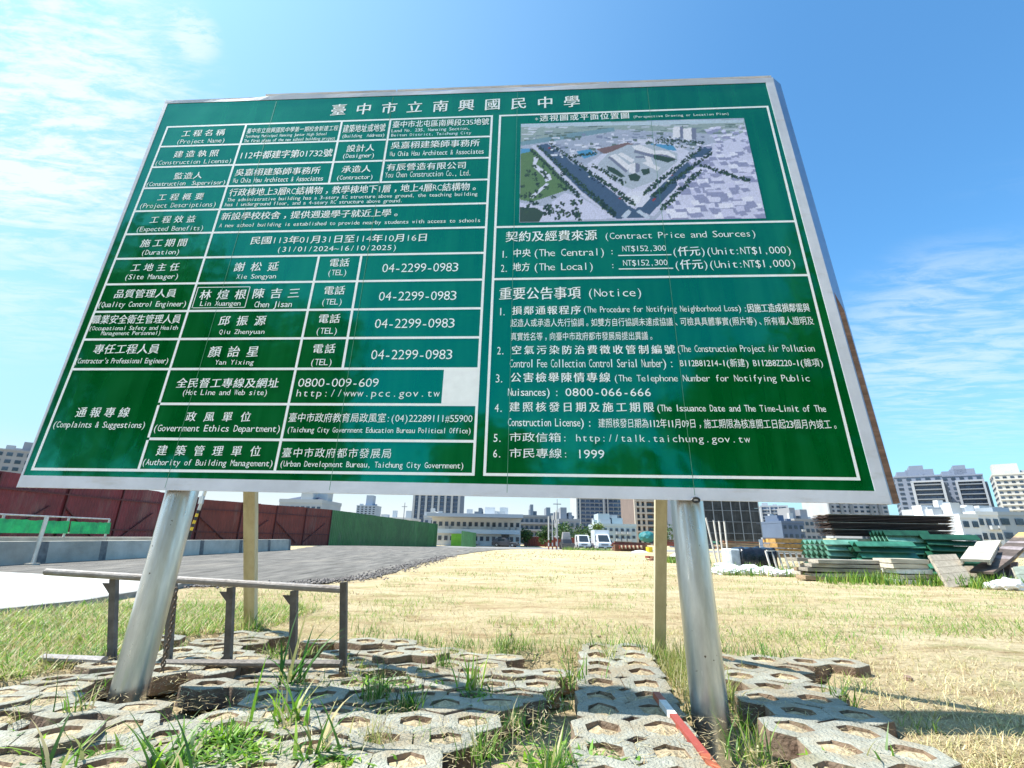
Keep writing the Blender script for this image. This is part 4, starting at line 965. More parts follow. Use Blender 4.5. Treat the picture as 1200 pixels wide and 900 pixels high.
building('apartment_tower', 'blue-glass apartment slab with white vertical fins left of the white building', 481, 537, 560, 190, 18, W_blu, 15, 9, .62, .66, gm=M_gblue, fins=[.02, .14, .28, .42, .55, .69, .83, .98], fin_m=W_wht, slabs=.5)
building('low_building', 'white sheds on the skyline behind the green hoarding', 437, 480, 608.5, 130, 14, wallm('shed_white', (.52, .53, .54)), 3, 6, .6, .35)
rt = building('white_building', 'long white two-storey building with a flat overhanging roof at the road end', 505, 610, 606.5, 84, 12, wallm('bright_white', (.64, .64, .64)), 2, 15, .55, .30)
W = at(610, 628, 84).x - at(505, 628, 84).x; H = at(557, 607.5, 84).z + .65
piece('roof', W_wht, rt, (0, 4, H + .35), (W * 1.04, 16, .55)); piece('balcony_rail', wallm('pale_blue_rail', (.5, .58, .66)), rt, (0, -1.1, H * .52), (W * .98, .1, .7)); piece('door', M_glass, rt, (W * .33, -.02, 1.1), (1.3, .2, 2.2))
# gabled roof house on top row
rt = building('gabled_house', 'white gabled house behind the long white building', 495, 517, 607, 105, 10, W_wht, 3, 3, .5, .4)
W = at(517, 628, 105).x - at(495, 628, 105).x; H = at(506, 607, 105).z + .65
b = MB(); b.add([(-W * .55, 0, H + .4), (W * .55, 0, H + .4), (0, 0, H + 1.5), (-W * .55, 10, H + .4), (W * .55, 10, H + .4), (0, 10, H + 1.5)], [(0, 1, 2), (5, 4, 3), (0, 2, 5, 3), (1, 4, 5, 2), (0, 3, 4, 1)]); b.build('gable_roof', wallm('pale_roof', (.6, .6, .6)), rt)
building('row_houses', 'long grey row of houses with brown roof edge behind the white building', 545, 672, 606, 112, 14, W_tan, 4, 22, .55, .5, slabs=.6, slab_m=W_gry, top=[(.12, .03, 1.6), (.35, .05, 1.8), (.62, .03, 2.6), (.78, .04, 2.0)])
building('row_house', 'grey house with water tanks on its roof right of the striped poles', 655, 680, 611, 100, 10, W_gry, 3, 4, .5, .5, top=[(.3, .3, 2.4), (.62, .16, 1.4)])
building('stepped_house', 'white stepped house behind the parked white vans', 700, 746, 617, 95, 10, wallm('mint_white', (.42, .48, .50)), 3, 7, .5, .4, top=[(.25, .3, 2.0), (.6, .28, 1.2)])
building('apartment_tower', 'blue-grey gridded tower with white edge, left one of the pair below the sign', 676, 709, 545, 205, 20, W_wht, 20, 6, .86, .62, gm=M_gblue, slabs=.5, fins=[.02, .13, .98], slab_m=W_blu)
building('apartment_tower', 'blue-grey gridded tower with white edge, right one of the pair below the sign', 709, 743, 545, 207, 20, W_wht, 20, 6, .86, .62, gm=M_gblue, slabs=.5, fins=[.02, .13, .98], slab_m=W_blu)
building('apartment_tower', 'brown tower with white vertical bands beside the right timber brace', 745, 804, 540, 150, 18, W_brn, 14, 8, .7, .5, slabs=.9, fins=[.02, .12, .22, .5, .76, .98], fin_m=W_bei, slab_m=W_bei)
# netted building
x0, x1 = at(806, 628, 100).x, at(893, 628, 100).x; zt = at(850, 560, 100).z
nb = thing('netted_building', 'building wrapped in black scaffold netting right of the right post', 'building', ((x0 + x1) / 2, 100, -.65)); W = x1 - x0; H = zt + .65
MB().box((0, 7, H / 2), (W - .6, 12, H)).build('wall', W_drk, nb)
M_bnet = mat('black_net', (.045, .05, .055), .8, .3, .8, .3, 5, rnd=.3)
for i in range(16):
    for j in range(4):
        b = MB(); V = []; w = W / 16; hh = H * .86 / 4
        for k in range(4): V += [(-W / 2 + w * (i + k / 3), .05 + (.10 if k in (1, 2) else 0), H * .14 + hh * j + .04), (-W / 2 + w * (i + k / 3), .05 + (.10 if k in (1, 2) else 0), H * .14 + hh * (j + 1))]
        b.add(V, [(2 * k, 2 * k + 2, 2 * k + 3, 2 * k + 1) for k in range(3)]).build('net_panel', M_bnet, nb)
for i in range(9):
    piece('scaffold_pole', W_tan, nb, (-W / 2 + W * i / 8, -.15, H / 2), (.14, .14, H))
for k in range(6): piece('scaffold_rail', W_tan, nb, (0, -.2, H * (k + .4) / 6.4), (W, .08, .08))
building('apartment_tower', 'glass-fronted tower with white frame beside the netted building', 889, 922, 594, 175, 16, W_wht, 12, 4, .7, .7, gm=M_gblue, fins=[.03, .35, .66, .97], slabs=.5, rz='face')
building('low_building', 'blue-grey block with dark windows between tower and steel stack', 918, 944, 613, 120, 12, W_blu, 3, 4, .5, .4, top=[(.3, .3, 1.5)])
building('low_building', 'pale unfinished block with open frame roof left of the steel stack', 934, 968, 610, 150, 14, W_gry, 4, 6, .6, .5, top=[(.2, .2, 3.5), (.6, .25, 3.0)])
building('apartment_tower', 'white and grey tower showing under the lower right corner of the sign', 978, 1048, 545, 215, 20, W_wht, 20, 10, .55, .5, fins=[.0, .2, .36, .7, .85], fin_m=W_tan)
def big_tower(label, px0, px1, pyt, Y, rz, seed):
    rt = building('apartment_tower', label, px0, px1, pyt + 8, Y, 20, wallm('pale_slate', (.21, .24, .31)), 15, 5, .5, .5, rz='face', top=[(.22, .25, 2.0), (.6, .6, 2.6), (.55, .3, 4.0)], side=(-1, 4))
    W = (at(px1, 628, Y).x - at(px0, 628, Y).x) * math.cos(math.atan2(at((px0 + px1) / 2, 628, Y).x, Y)); H = at((px0 + px1) / 2, pyt + 8, Y).z + .65; fh = H / 15
    # recessed dark balcony bay in a white portal
    piece('bay_back', W_blu, rt, (W * .16, -.4, H * .46), (W * .56, .6, H * .90))
    for f in (-.15, .46): piece('portal_leg', W_wht, rt, (W * f, -1.1, H * .46), (W * .05, 2.0, H * .92))
    piece('portal_beam', W_wht, rt, (W * .155, -1.1, H * .925), (W * .66, 2.0, fh * .35))
    for k in range(14):
        piece('balcony', W_tan, rt, (W * .155, -1.2, fh * k + .3), (W * .55, 1.6, fh * .22))
        for c in range(4): piece('window', M_gblue, rt, (W * (-.04 + .13 * c), -.74, fh * (k + .55)), (W * .09, .12, fh * .5))
    piece('side_bay', W_drk, rt, (W * .49, 6, H * .46), (W * .14, 13, H * .9))
    return rt
big_tower('white-framed balcony tower directly right of the sign, nearer its edge', 1052, 1110, 551, 165, -.12, 1)
big_tower('white-framed balcony tower between the sign and the pale tower at far right', 1108, 1160, 550, 172, -.12, 2)
rt = building('apartment_tower', 'cream white tower with rows of small windows at the far right edge', 1173, 1240, 556, 140, 14, wallm('cream_tile', (.50, .49, .47)), 15, 7, .5, .42, rz='face', side=(-1, 4), slabs=.3, top=[(.3, .5, 3.2)])
for i, (a, c, t, Y, m_, lab) in enumerate(((1112, 1130, 612, 70, W_gry, 'narrow grey house beside the balcony towers'), (1130, 1152, 607, 64, wallm('bright_white', (.64, .64, .64)), 'white cube house with dark square windows behind the tilted boards'), (1150, 1176, 604, 66, MATS['bright_white'], 'white flat-roofed house with wide windows right of the cube house'), (1174, 1225, 604, 75, wallm('cool_grey', (.30, .34, .38)), 'grey-blue house at the right edge behind the boards'))):
    building('low_house', lab, a, c, t, Y, 9, m_, 3, 2 + i // 2, .55, .45, top=[(.5, .4, .8)] if i != 1 else None)
building('low_house', 'white house with dark windows just above the steel stack end', 1098, 1114, 609, 90, 9, W_wht, 3, 3, .5, .45)
for i, (a, c, t, Y) in enumerate(((1010, 1050, 614, 120),)): building('low_building', 'grey low block behind the steel stack', a, c, t, Y, 10, W_gry, 3, 8, .5, .4)

# poles and trees near the vehicles
def pole(label, px, pyt, pyb, Y, w, bands=True, cat='pole', name='striped_pole'):
    p = at(px, pyb, Y); z = gz(p.x, p.y); t = thing(name, label, cat, (p.x, p.y, z)); H = at(px, pyt, Y).z - z
    if bands:
        for k, (f0, f1, m_) in enumerate(((0, .1, M_red), (.1, .2, M_wp), (.2, .28, M_red), (.28, 1, M_wp))): MB().beam((0, 0, H * f0), (0, 0, H * f1), w, n=8).build('band', m_, t)
    else:
        MB().beam((0, 0, 0), (0, 0, H), w, n=8, w2=w * .6).build('shaft', W_gry, t); MB().beam((-.5, 0, H * .9), (.5, 0, H * .9), .1).build('cross_arm', W_gry, t)
for i, (px, t) in enumerate(((643, 605), (647.5, 604), (652, 598))): pole(('leftmost', 'middle', 'tallest')[i] + ' of three white poles with red striped feet near the road', px, t, 642, 60, .16)
pole('thin dark utility mast rising behind the striped poles', 653.5, 585, 640, 62, .12, False, name='utility_pole')
pole('grey utility pole standing behind the green hoarding', 471, 589, 630, 90, .22, False, name='utility_pole')

def leaf_cloud(n, cen, rad, size, cols, seed, flat=1.0):
    g = np.random.default_rng(seed); 
    k = g.normal(size=(n, 3)); k /= np.linalg.norm(k, axis=1)[:, None]; r = g.random((n, 1)) ** .45
    # lumpy: pull towards several sub-centres
    sub = g.normal(size=(9, 3)) * .42; c = sub[g.integers(0, 9, n)]; P = (k * r * .62 + c) * rad * np.array([1, 1, flat]) + np.array(cen)
    a = g.normal(size=(n, 3)); a /= np.linalg.norm(a, axis=1)[:, None]; b_ = np.cross(a, g.normal(size=(n, 3))); b_ /= np.linalg.norm(b_, axis=1)[:, None]
    s = size * g.uniform(.6, 1.3, (n, 1)); V = np.stack([P - a * s, P + b_ * s * .5, P + a * s, P - b_ * s * .5], 1).reshape(-1, 3)
    F = np.arange(n * 4).reshape(-1, 4); cc = np.array(cols)[g.integers(0, len(cols), n)] * g.uniform(.8, 1.2, (n, 1)); return V, F, np.repeat(cc, 4, 0)
GREENS = [(.035, .085, .018), (.055, .12, .025), (.08, .15, .03), (.03, .07, .02)]
M_leaf = leafmat('leaf', .3); M_bark = mat('bark', (.16, .12, .085), .9, .3, 8, .5, 30)
def tree(label, x, y, H, rw, seed, n=900, size=.25, cols=GREENS, name='leafy_tree', group=None, trunk=.35):
    z = gz(x, y); t = thing(name, label, 'tree', (x, y, z), group=group); g = random.Random(seed)
    b = MB(); b.beam((0, 0, -.1), (.05, 0, H * trunk), H * .05, n=8, w2=H * .035)
    for k in range(6):
        a = g.uniform(0, 6.28); b.beam((.05, 0, H * trunk * g.uniform(.7, 1)), (math.cos(a) * rw * .55, math.sin(a) * rw * .55, H * g.uniform(.55, .85)), H * .025, n=6, w2=H * .008)
    b.build('trunk', M_bark, t)
    V, F, C = leaf_cloud(n, (0, 0, H * (trunk + (1 - trunk) * .52)), (rw, rw, H * (1 - trunk) * .62), size, cols, seed)
    attr_mesh('crown', V, F, np.zeros((0, 3), np.int32), C, M_leaf, t); return t
for i, (px, Y, pyt, w, lab) in enumerate(((660, 80, 616, 2.0, 'round green tree behind the dark loader'), (684, 84, 618, 2.2, 'bushy green tree behind the first white van'), (699, 82, 614, 1.2, 'slim palm-like tree between the vans'), (617, 86, 622, 1.5, 'small shrub-like tree in front of the grey row houses'), (639, 88, 623, 1.2, 'small green tree left of the striped poles'), (790, 96, 613, 3.0, 'wide green tree to the left of the right steel post'))):
    p = at(px, pyt, Y); tree(lab, p.x, Y, p.z - gz(p.x, Y), w, 20 + i, 700, .22, GREENS if i != 2 else [(.2, .24, .04), (.1, .16, .03)])

# ---------------------------------------------------------------- vehicles
M_vw = mat('vehicle_white', (.72, .73, .75), .3, .03, 2, coat=.5); M_tyre = mat('tyre', (.02, .02, .02), .8, .2, 20); M_wind = mat('windscreen', (.03, .04, .05), .08, .1, 3); M_lamp = mat('lamp_lens', (.8, .8, .75), .2, .05, 9); M_vd = mat('vehicle_dark', (.05, .05, .06), .4, .1, 4); M_vs = mat('vehicle_silver', (.35, .37, .4), .3, .05, 4, metal=.6)
def van(name, label, cat, px, Y, W, H, Lg, body=None, cargo=False, rz=0.0, low=False):
    p = at(px, 640, Y); z = gz(p.x, Y); t = thing(name, label, cat, (p.x, Y, z), rz, group='parked vehicles'); body = body or M_vw; b = MB()
    nose = .28 * Lg if low else .1 * Lg; hb = H * (.55 if low else .5)
    prof = [(0, .22), (0, hb * .95), (nose, hb), (nose + .18 * Lg, H), (Lg * (.8 if low else .97), H), (Lg, hb if low else H * .96), (Lg, .22)]
    V = [(-W / 2 * (.92 if zz > hb else 1), yy, zz) for yy, zz in prof] + [(W / 2 * (.92 if zz > hb else 1), yy, zz) for yy, zz in prof]; n = len(prof)
    b.add(V, [tuple(range(n - 1, -1, -1)), tuple(range(n, 2 * n))] + [(i, (i + 1) % n, n + (i + 1) % n, n + i) for i in range(n)]); b.build('body', body, t, bevel=.05)
    g = MB(); y0, z0, y1, z1 = nose, hb, nose + .18 * Lg, H; e = .03
    g.add([(-W * .40, y0 - e + .03, z0 + .08), (W * .40, y0 - e + .03, z0 + .08), (W * .36, y1 - .06 - e, z1 - .10), (-W * .36, y1 - .06 - e, z1 - .10)], [(0, 1, 2, 3)]); g.build('windscreen', M_wind, t)
    for s in (-1, 1):
        piece('headlight', M_lamp, t, (s * W * .38, -.02, hb * .72), (W * .14, .06, .18)); piece('side_window', M_wind, t, (s * (W / 2 * .955), nose + .34 * Lg, (hb + H) / 2 + .02), (.05, Lg * .25, (H - hb) * .6)); piece('mirror', M_vd, t, (s * (W / 2 + .12), nose + .06 * Lg, hb + .15), (.16, .08, .24))
        for yy in (.17, .8):
            w = MB(); w.beam((s * (W / 2 - .18), Lg * yy, .32), (s * (W / 2 + .01), Lg * yy, .32), .64, n=16); o = w.build('wheel', M_tyre, t); MB().beam((s * (W / 2 + .005), Lg * yy, .32), (s * (W / 2 + .02), Lg * yy, .32), .34, n=12).build('rim', M_vs, o)
    piece('grille', M_vd, t, (0, -.02, hb * .68), (W * .5, .05, .14)); piece('bumper', M_vd, t, (0, -.05, .36), (W * .98, .14, .22)); piece('number_plate', M_wp, t, (0, -.13, .38), (.36, .02, .14))
    if cargo: piece('cargo_box', body, t, (0, Lg * .68, H * .78), (W * 1.08, Lg * .62, H * 1.0))
    return t
van('white_van', 'white minivan facing the camera, left of the two larger white vehicles', 'van', 685, 70, 1.7, 2.0, 4.2)
van('parked_car', 'small silver car squeezed between the white van and white truck', 'car', 696.5, 74, 1.6, 1.4, 3.8, M_vs, low=True)
van('white_truck', 'white box truck facing the camera beside the lumber heap', 'truck', 709, 68, 1.9, 2.1, 5.2, cargo=True)
van('parked_car', 'dark car parked in front of the white two-storey building', 'car', 607, 80, 1.75, 1.4, 4.2, M_vd, low=True, rz=1.3)
van('parked_car', 'pale car parked far left of the striped poles', 'car', 600, 86, 1.7, 1.4, 4.2, M_vs, low=True, rz=1.5)
# dark loader
p = at(665, 642, 70); ld = thing('dark_loader', 'dark loader with a pale cab canopy parked left of the white van', 'loader', (p.x, 70, gz(p.x, 70)))
MB().box((0, 1.2, .9), (1.5, 2.6, .9), taper=.85).build('body', M_vd, ld, bevel=.06); MB().box((0, 1.5, 1.85), (1.25, 1.5, 1.0), taper=.8).build('cab', mat('loader_grey', (.30, .28, .27), .5, .2, 3), ld, bevel=.05); MB().box((0, -.5, .45), (1.7, .6, .7), taper=1.15).build('bucket', mat('bucket_steel', (.16, .13, .11), .6, .2, 5), ld)
for s in (-1, 1):
    for yy in (.2, 2.1): MB().beam((s * .62, yy, .45), (s * .92, yy, .45), .9, n=14).build('wheel', M_tyre, ld)
    MB().beam((s * .6, .9, 1.2), (s * .6, -.4, .6), .16).build('lift_arm', M_vd, ld)

# ---------------------------------------------------------------- piles of material on the right
def heap_lumps(n, cx, cy, rx, ry, h, g, size, name, m, root, flat=.6):
    for k in range(n):
        a = g.uniform(0, 6.28); r_ = math.sqrt(g.random()); x = math.cos(a) * r_ * rx; y = math.sin(a) * r_ * ry; z = h * (1 - r_) * g.uniform(.4, 1)
        s = size * g.uniform(.6, 1.3); bm = bmesh.new(); bmesh.ops.create_icosphere(bm, subdivisions=2, radius=1)
        for v in bm.verts:
            q = v.co.normalized(); v.co = q * (1 + .22 * math.sin(5 * q.x + k) * math.cos(4 * q.y + 2 * k) + g.uniform(-.09, .09)); v.co.x *= s; v.co.y *= s * .8; v.co.z *= s * flat
        me = bpy.data.meshes.new(name); bm.to_mesh(me); bm.free(); me.materials.append(m); o = link(name, me, root, (cx + x, cy + y, z + s * flat * .5), g.uniform(0, 3)); 
GR = random.Random(31)
def stack(name, label, cat, pc, pyt, pyb, pxl, pxr, Y, layers, per, depth, m, rz=0.0, jit=.04, pname='board', z0=0.0, corr=False, gap=.12):
    """pile of long boards lying across the view: each board a part"""
    a = at(pxl, (pyt + pyb) / 2, Y); c = at(pxr, (pyt + pyb) / 2, Y); zt = at((pxl + pxr) / 2, pyt, Y).z; zb = z0 if z0 is not None else at((pxl + pxr) / 2, pyb, Y).z
    W = c.x - a.x; t = thing(name, label, cat, ((a.x + c.x) / 2, Y, zb), rz); hh = (zt - zb) / layers
    for l in range(layers):
        for k in range(per):
            w = W * GR.uniform(.93, 1.0); th = hh * (1 - gap) * GR.uniform(.85, 1); d = depth / per; x = GR.uniform(-jit, jit) * W * .9; z = hh * (l + .5)
            b = MB()
            if corr:
                V = []; K = 10
                for i in range(K + 1):
                    yy = -d / 2 + d * i / K; o_ = (th * .5 if i % 2 else -th * .5); V += [(-w / 2, yy, o_), (w / 2, yy, o_)]
                n_ = len(V); V += [(x_, y_, z_ - .02) for x_, y_, z_ in V[:n_]]
                b.add(V, [(2 * i, 2 * i + 1, 2 * i + 3, 2 * i + 2) for i in range(K)] + [(n_ + 2 * i + 2, n_ + 2 * i + 3, n_ + 2 * i + 1, n_ + 2 * i) for i in range(K)] + [(0, n_, n_ + 1, 1), (2 * K + 1, n_ + 2 * K + 1, n_ + 2 * K, 2 * K)])
            else: b.box((0, 0, 0), (w, d * .96, th))
            o = b.build(pname, m[GR.randrange(len(m))] if isinstance(m, list) else m, t, loc=(x, d * (k + .5), z)); o.rotation_euler = (0, R(GR.uniform(-1, 1) * jit * 16), R(GR.uniform(-1, 1) * jit * 45))
    return t
M_sp = mat('sheet_pile_rust', (.060, .035, .030), .7, .3, 4, .4, 20, rnd=.3); M_spl = mat('sheet_pile_edge', (.34, .29, .24), .7, .3, 4, rnd=.2)
st = thing('steel_stack', 'tall stack of dark rusty steel sheet piles in pale-edged layers', 'steel stack', (at(1040, 640, 14.2).x, 14.2, 0)); SP = Vector(st.location)
xl, xr = at(964, 620, 14.2).x, at(1110, 620, 14.2).x; 
for l, (p0, p1) in enumerate(((604, 612.5), (613, 620.5), (621, 629))):
    z1, z0 = at(1040, p0, 14.2).z, at(1040, p1, 14.2).z; nn = 5
    for k in range(nn):
        hh = (z1 - z0) / nn; z = z0 + hh * (k + .5); e = k == nn - 1; w = (xr - xl) * (1 - .03 * l + GR.uniform(-.01, .01)); lx = (xl + xr) / 2 - SP.x + GR.uniform(-.06, .03)
        b = MB(); V = []
        for i in range(9):
            yy = -.35 + .75 * i / 8; o_ = hh * (.32, .32, -.1, -.1)[i % 4]; V += [(-w / 2, yy, o_), (w / 2, yy, o_), (w / 2, yy, o_ - hh * .4), (-w / 2, yy, o_ - hh * .4)]
        F = []
        for i in range(8):
            q = 4 * i; F += [(q, q + 1, q + 5, q + 4), (q + 3, q + 7, q + 6, q + 2), (q, q + 4, q + 7, q + 3), (q + 1, q + 2, q + 6, q + 5)]
        F += [(0, 3, 2, 1), (32, 33, 34, 35)]
        b.add(V, F).build('sheet_pile', M_spl if e else M_sp, st, loc=(lx, 0, z))
for z in (at(1040, 631, 14.2).z,): MB().box((0, 0, z / 2 - .02), ((xr - xl) * .9, .6, z)).build('timber_base', M_tim, st)
M_gs = [mat('green_stacked_sheet', (.045, .20, .13), .5, .3, 3, rnd=.4), mat('pale_green_sheet', (.16, .36, .27), .5, .3, 3, rnd=.3), mat('deep_green_sheet', (.02, .11, .06), .5, .3, 3, rnd=.3)]
stack('sheet_stack', 'pile of pale green corrugated sheets below the left end of the steel stack', 'sheet stack', 0, 632, 652, 968, 1012, 12.6, 7, 1, 1.0, [M_gs[1], M_gs[0], M_gs[1]], .06, .05, 'sheet', 0.0, True)
stack('sheet_stack', 'pile of dark green corrugated sheets in the middle of the material piles', 'sheet stack', 0, 634, 655, 1006, 1074, 12.3, 7, 1, 1.0, [M_gs[0], M_gs[2], M_gs[0]], -.03, .04, 'sheet', 0.0, True)
stack('sheet_stack', 'teal-edged green sheets heaped against the steel stack', 'sheet stack', 0, 621, 646, 1040, 1092, 13.1, 8, 1, .8, [M_gs[1], M_gs[0], M_gs[2]], -.10, .06, 'sheet', 0.0, True)
stack('sheet_stack', 'pile of green corrugated sheets sloping right towards the tilted boards', 'sheet stack', 0, 626, 652, 1086, 1152, 12.9, 8, 1, 1.0, [M_gs[0], M_gs[2]], -.06, .05, 'sheet', 0.0, True)
M_pl = [mat('plank_brown', (.34, .24, .15), .85, .3, 6, .4, 30, stretch=(.3, 2, 2), rnd=.3), mat('plank_grey', (.45, .40, .33), .85, .3, 6, .4, 30, stretch=(.3, 2, 2), rnd=.3), mat('plank_pale', (.60, .53, .42), .85, .2, 6, .3, 30, stretch=(.3, 2, 2), rnd=.2)]
stack('plank_pile', 'low pile of weathered brown planks in the weeds', 'plank pile', 0, 656, 677, 950, 1058, 11.9, 5, 2, .8, M_pl[:2], .07, .10, 'plank')
stack('plank_pile', 'short stack of white-edged boards beside the leaning formwork panel', 'plank pile', 0, 655, 680, 1050, 1094, 11.5, 5, 2, .8, [M_pl[2], mat('plank_white', (.72, .70, .66), .7, .15, 5, rnd=.2)], .03, .12, 'board')
stack('lumber_pile', 'orange-brown offcuts of lumber on the long pipe', 'plank pile', 0, 631, 645, 912, 950, 18, 4, 2, .8, [mat('orange_lumber', (.58, .33, .10), .8, .3, 5, rnd=.3), M_pl[0]], .1, .14, 'plank', 0.30)
# pale pipe
p0, p1 = at(948, 639, 17.5), at(972, 638, 17.5); pp = thing('large_pipe', 'grey-green pipe end lying behind the white barrier frame', 'pipe', ((p0.x + p1.x) / 2, 17.5, 0)); 
b = MB(); b.beam((-(p1.x - p0.x) / 2, 0, .68), ((p1.x - p0.x) / 2, 0, .68), .42, n=20); b.build('pipe_body', mat('pipe_grey', (.42, .47, .46), .5, .15, 3), pp, smooth=False); MB().box((0, 0, .22), (.6, .4, .46)).build('cradle', M_pl[0], pp)
# long light beams bridging
bm_ = thing('long_beam', 'long pale steel beam lying across the piles left of the steel stack', 'beam', (at(930, 633, 18.6).x, 18.6, 0)); x0, x1 = at(893, 632, 18.6).x, at(1000, 632, 18.6).x
MB().box(((x0 + x1) / 2 - bm_.location.x, 0, at(945, 632, 18.6).z), (x1 - x0, .14, .07)).build('beam_flange', W_gry, bm_); MB().box(((x0 + x1) / 2 - bm_.location.x, 0, at(945, 632, 18.6).z / 2 - .05), (.3, .3, at(945, 632, 18.6).z - .08)).build('support', M_pl[0], bm_)
# white barrier frame
wf = thing('white_barrier', 'white barred barrier frame leaning in the grass before the pipe', 'barrier', (at(928, 662, 14.5).x, 14.5, 0)); x0, x1 = at(902, 650, 14.5).x - wf.location.x, at(957, 650, 14.5).x - wf.location.x; zt = at(928, 646, 14.5).z
for z, nm in ((zt, 'top_bar'), (.12, 'bottom_bar')): MB().beam((x0, .15 * (z > .2), z), (x1, .15 * (z > .2) + .25, z - .04), .045).build(nm, M_wp, wf)
for k in range(8):
    f = k / 7; MB().beam((x0 + (x1 - x0) * f, .25 * f, 0), (x0 + (x1 - x0) * f - .03, .15 + .25 * f, zt - .04 * f), .04).build('upright', M_wp, wf)
# wrapped bundle
x0, x1 = at(863, 648, 15).x, at(903, 648, 15).x; z1 = at(880, 641, 15).z
tb = thing('wrapped_bundle', 'bundle wrapped in shiny black plastic with a pale end beyond the right post', 'bundle', ((x0 + x1) / 2, 15, 0)); b = MB(); V = []; n_, m_ = 16, 12; W = x1 - x0
for i in range(m_ + 1):
    for k in range(n_):
        a = 2 * math.pi * k / n_; r1, r2 = .36, z1 / 2 * 1.0; e = 1 + .06 * math.sin(i * 2.3 + k) + .04 * math.sin(3 * k + i); V.append((-W / 2 + W * i / m_, r1 * math.copysign(abs(math.cos(a)) ** .5, math.cos(a)) * e, z1 / 2 + r2 * math.copysign(abs(math.sin(a)) ** .5, math.sin(a)) * e * .96))
b.add(V, [(i * n_ + k, (i + 1) * n_ + k, (i + 1) * n_ + (k + 1) % n_, i * n_ + (k + 1) % n_) for i in range(m_) for k in range(n_)] + [tuple(range(n_)), tuple(m_ * n_ + k for k in range(n_ - 1, -1, -1))])
b.build('black_wrap', mat('black_plastic', (.012, .014, .02), .25, .2, 4, .5, 6), tb, smooth=True); MB().box((-W / 2 - .17, 0, z1 * .47), (.32, .6, z1 * .9)).build('pale_end', mat('pale_wrap', (.5, .54, .58), .35, .2, 5, .4, 6), tb, bevel=.04)
# white bags
M_bag = mat('white_bag', (.80, .80, .80), .6, .12, 6, .5, 12, rnd=.1)
for i, (px, py, Y, s) in enumerate(((848, 668, 13.6, .20), (858, 662, 14.2, .22), (868, 667, 13.7, .19), (880, 665, 13.9, .24), (892, 668, 13.6, .17), (899, 662, 14.1, .20), (908, 669, 13.3, .16), (922, 666, 13.4, .15), (932, 664, 13.5, .17), (845, 656, 15.2, .22))):
    p = at(px, py, Y); lab = ['white sack nearest the right steel post', 'large white sack against the black bundle, left', 'low white sack in front row, second from the post', 'largest white sack, under the black bundle', 'flattened white sack in front of the bundle', 'white sack at the right foot of the black bundle', 'tiny white bag in the grass before the barrier', 'small white bag, left one below the barrier frame', 'small white bag, right one below the barrier frame', 'white sack behind the right steel post'][i]
    g = random.Random(50 + i); bm = bmesh.new(); bmesh.ops.create_icosphere(bm, subdivisions=3, radius=1)
    for v in bm.verts:
        q = v.co.normalized(); f = 1 + .16 * math.sin(6 * q.x + i) * math.cos(5 * q.y - i) + .09 * math.sin(13 * q.z + 3 * i + 9 * q.x) + g.uniform(-.05, .05); v.co = Vector((q.x * f * s * 1.5, q.y * f * s, q.z * f * s * .62))
    me = bpy.data.meshes.new('white_sack'); bm.to_mesh(me); bm.free(); me.materials.append(M_bag); o = link('white_sack', me, None, (p.x, Y, s * .45), g.uniform(-.5, .5)); tag(o, lab, 'sack', 'white sacks in the grass')
for i, (px, Y, s, lab) in enumerate(((1166, 10.6, .13, 'small crumpled white bag below the tilted boards, left one'), (1184, 10.5, .19, 'crumpled white bag below the tilted boards, right one'))):
    p = at(px, 688, Y); bm = bmesh.new(); bmesh.ops.create_icosphere(bm, subdivisions=3, radius=1); g = random.Random(80 + i)
    for v in bm.verts:
        q = v.co.normalized(); f = 1 + .25 * math.sin(6 * q.x + 2 + i) * math.cos(5 * q.y) + g.uniform(-.08, .08); v.co = Vector((q.x * f * s * 1.3, q.y * f * s, q.z * f * s * .7))
    me = bpy.data.meshes.new('white_sack'); bm.to_mesh(me); bm.free(); me.materials.append(M_bag); tag(link('white_sack', me, None, (p.x, Y, s * .5)), lab, 'sack', 'white sacks in the grass')
# leaning formwork panel and tilted pile
M_fw = mat('formwork_ply', (.42, .36, .28), .8, .3, 5, .3, 25, col2=(.26, .22, .17), stretch=(3, .5, 3), rnd=.12)
def panel(name, label, quad, th, m, planks, cat='panel', lab_part='plank'):
    """board built from planks across a quad of world points (bottom-left, bottom-right, top-right, top-left)"""
    q = [Vector(p) for p in quad]; B = Vector((q[0].x, q[0].y, 0)); t = thing(name, label, cat, B); nr = (q[1] - q[0]).cross(q[3] - q[0]).normalized() * th
    for k in range(planks):
        f0, f1 = (k + .02) / planks, (k + .98) / planks; c = [q[0].lerp(q[3], f0), q[1].lerp(q[2], f0), q[1].lerp(q[2], f1), q[0].lerp(q[3], f1)]
        V = [p - B for p in c] + [p - B - nr for p in c]; MB().add(V, [(0, 1, 2, 3), (7, 6, 5, 4), (0, 4, 5, 1), (1, 5, 6, 2), (2, 6, 7, 3), (3, 7, 4, 0)]).build(lab_part, m, t)
    for f in (0.04, .96):
        a = q[0].lerp(q[1], f) - B - nr * 1.5; c = q[3].lerp(q[2], f) - B - nr * 1.5; MB().beam(a, c, .05).build('batten', M_pl[1], t)
    return t
panel('formwork_panel', 'grey plank formwork panel leaning against the piles', [at(1112, 689, 10.9), at(1143, 684, 11.0), at(1120, 649, 11.6), at(1089, 650, 11.5)], .04, M_fw, 5)
panel('formwork_panel', 'short grey panel standing behind the leaning formwork panel', [at(1132, 682, 11.6), at(1152, 684, 11.5), at(1152, 663, 11.7), at(1130, 663, 11.8)], .04, M_fw, 3)
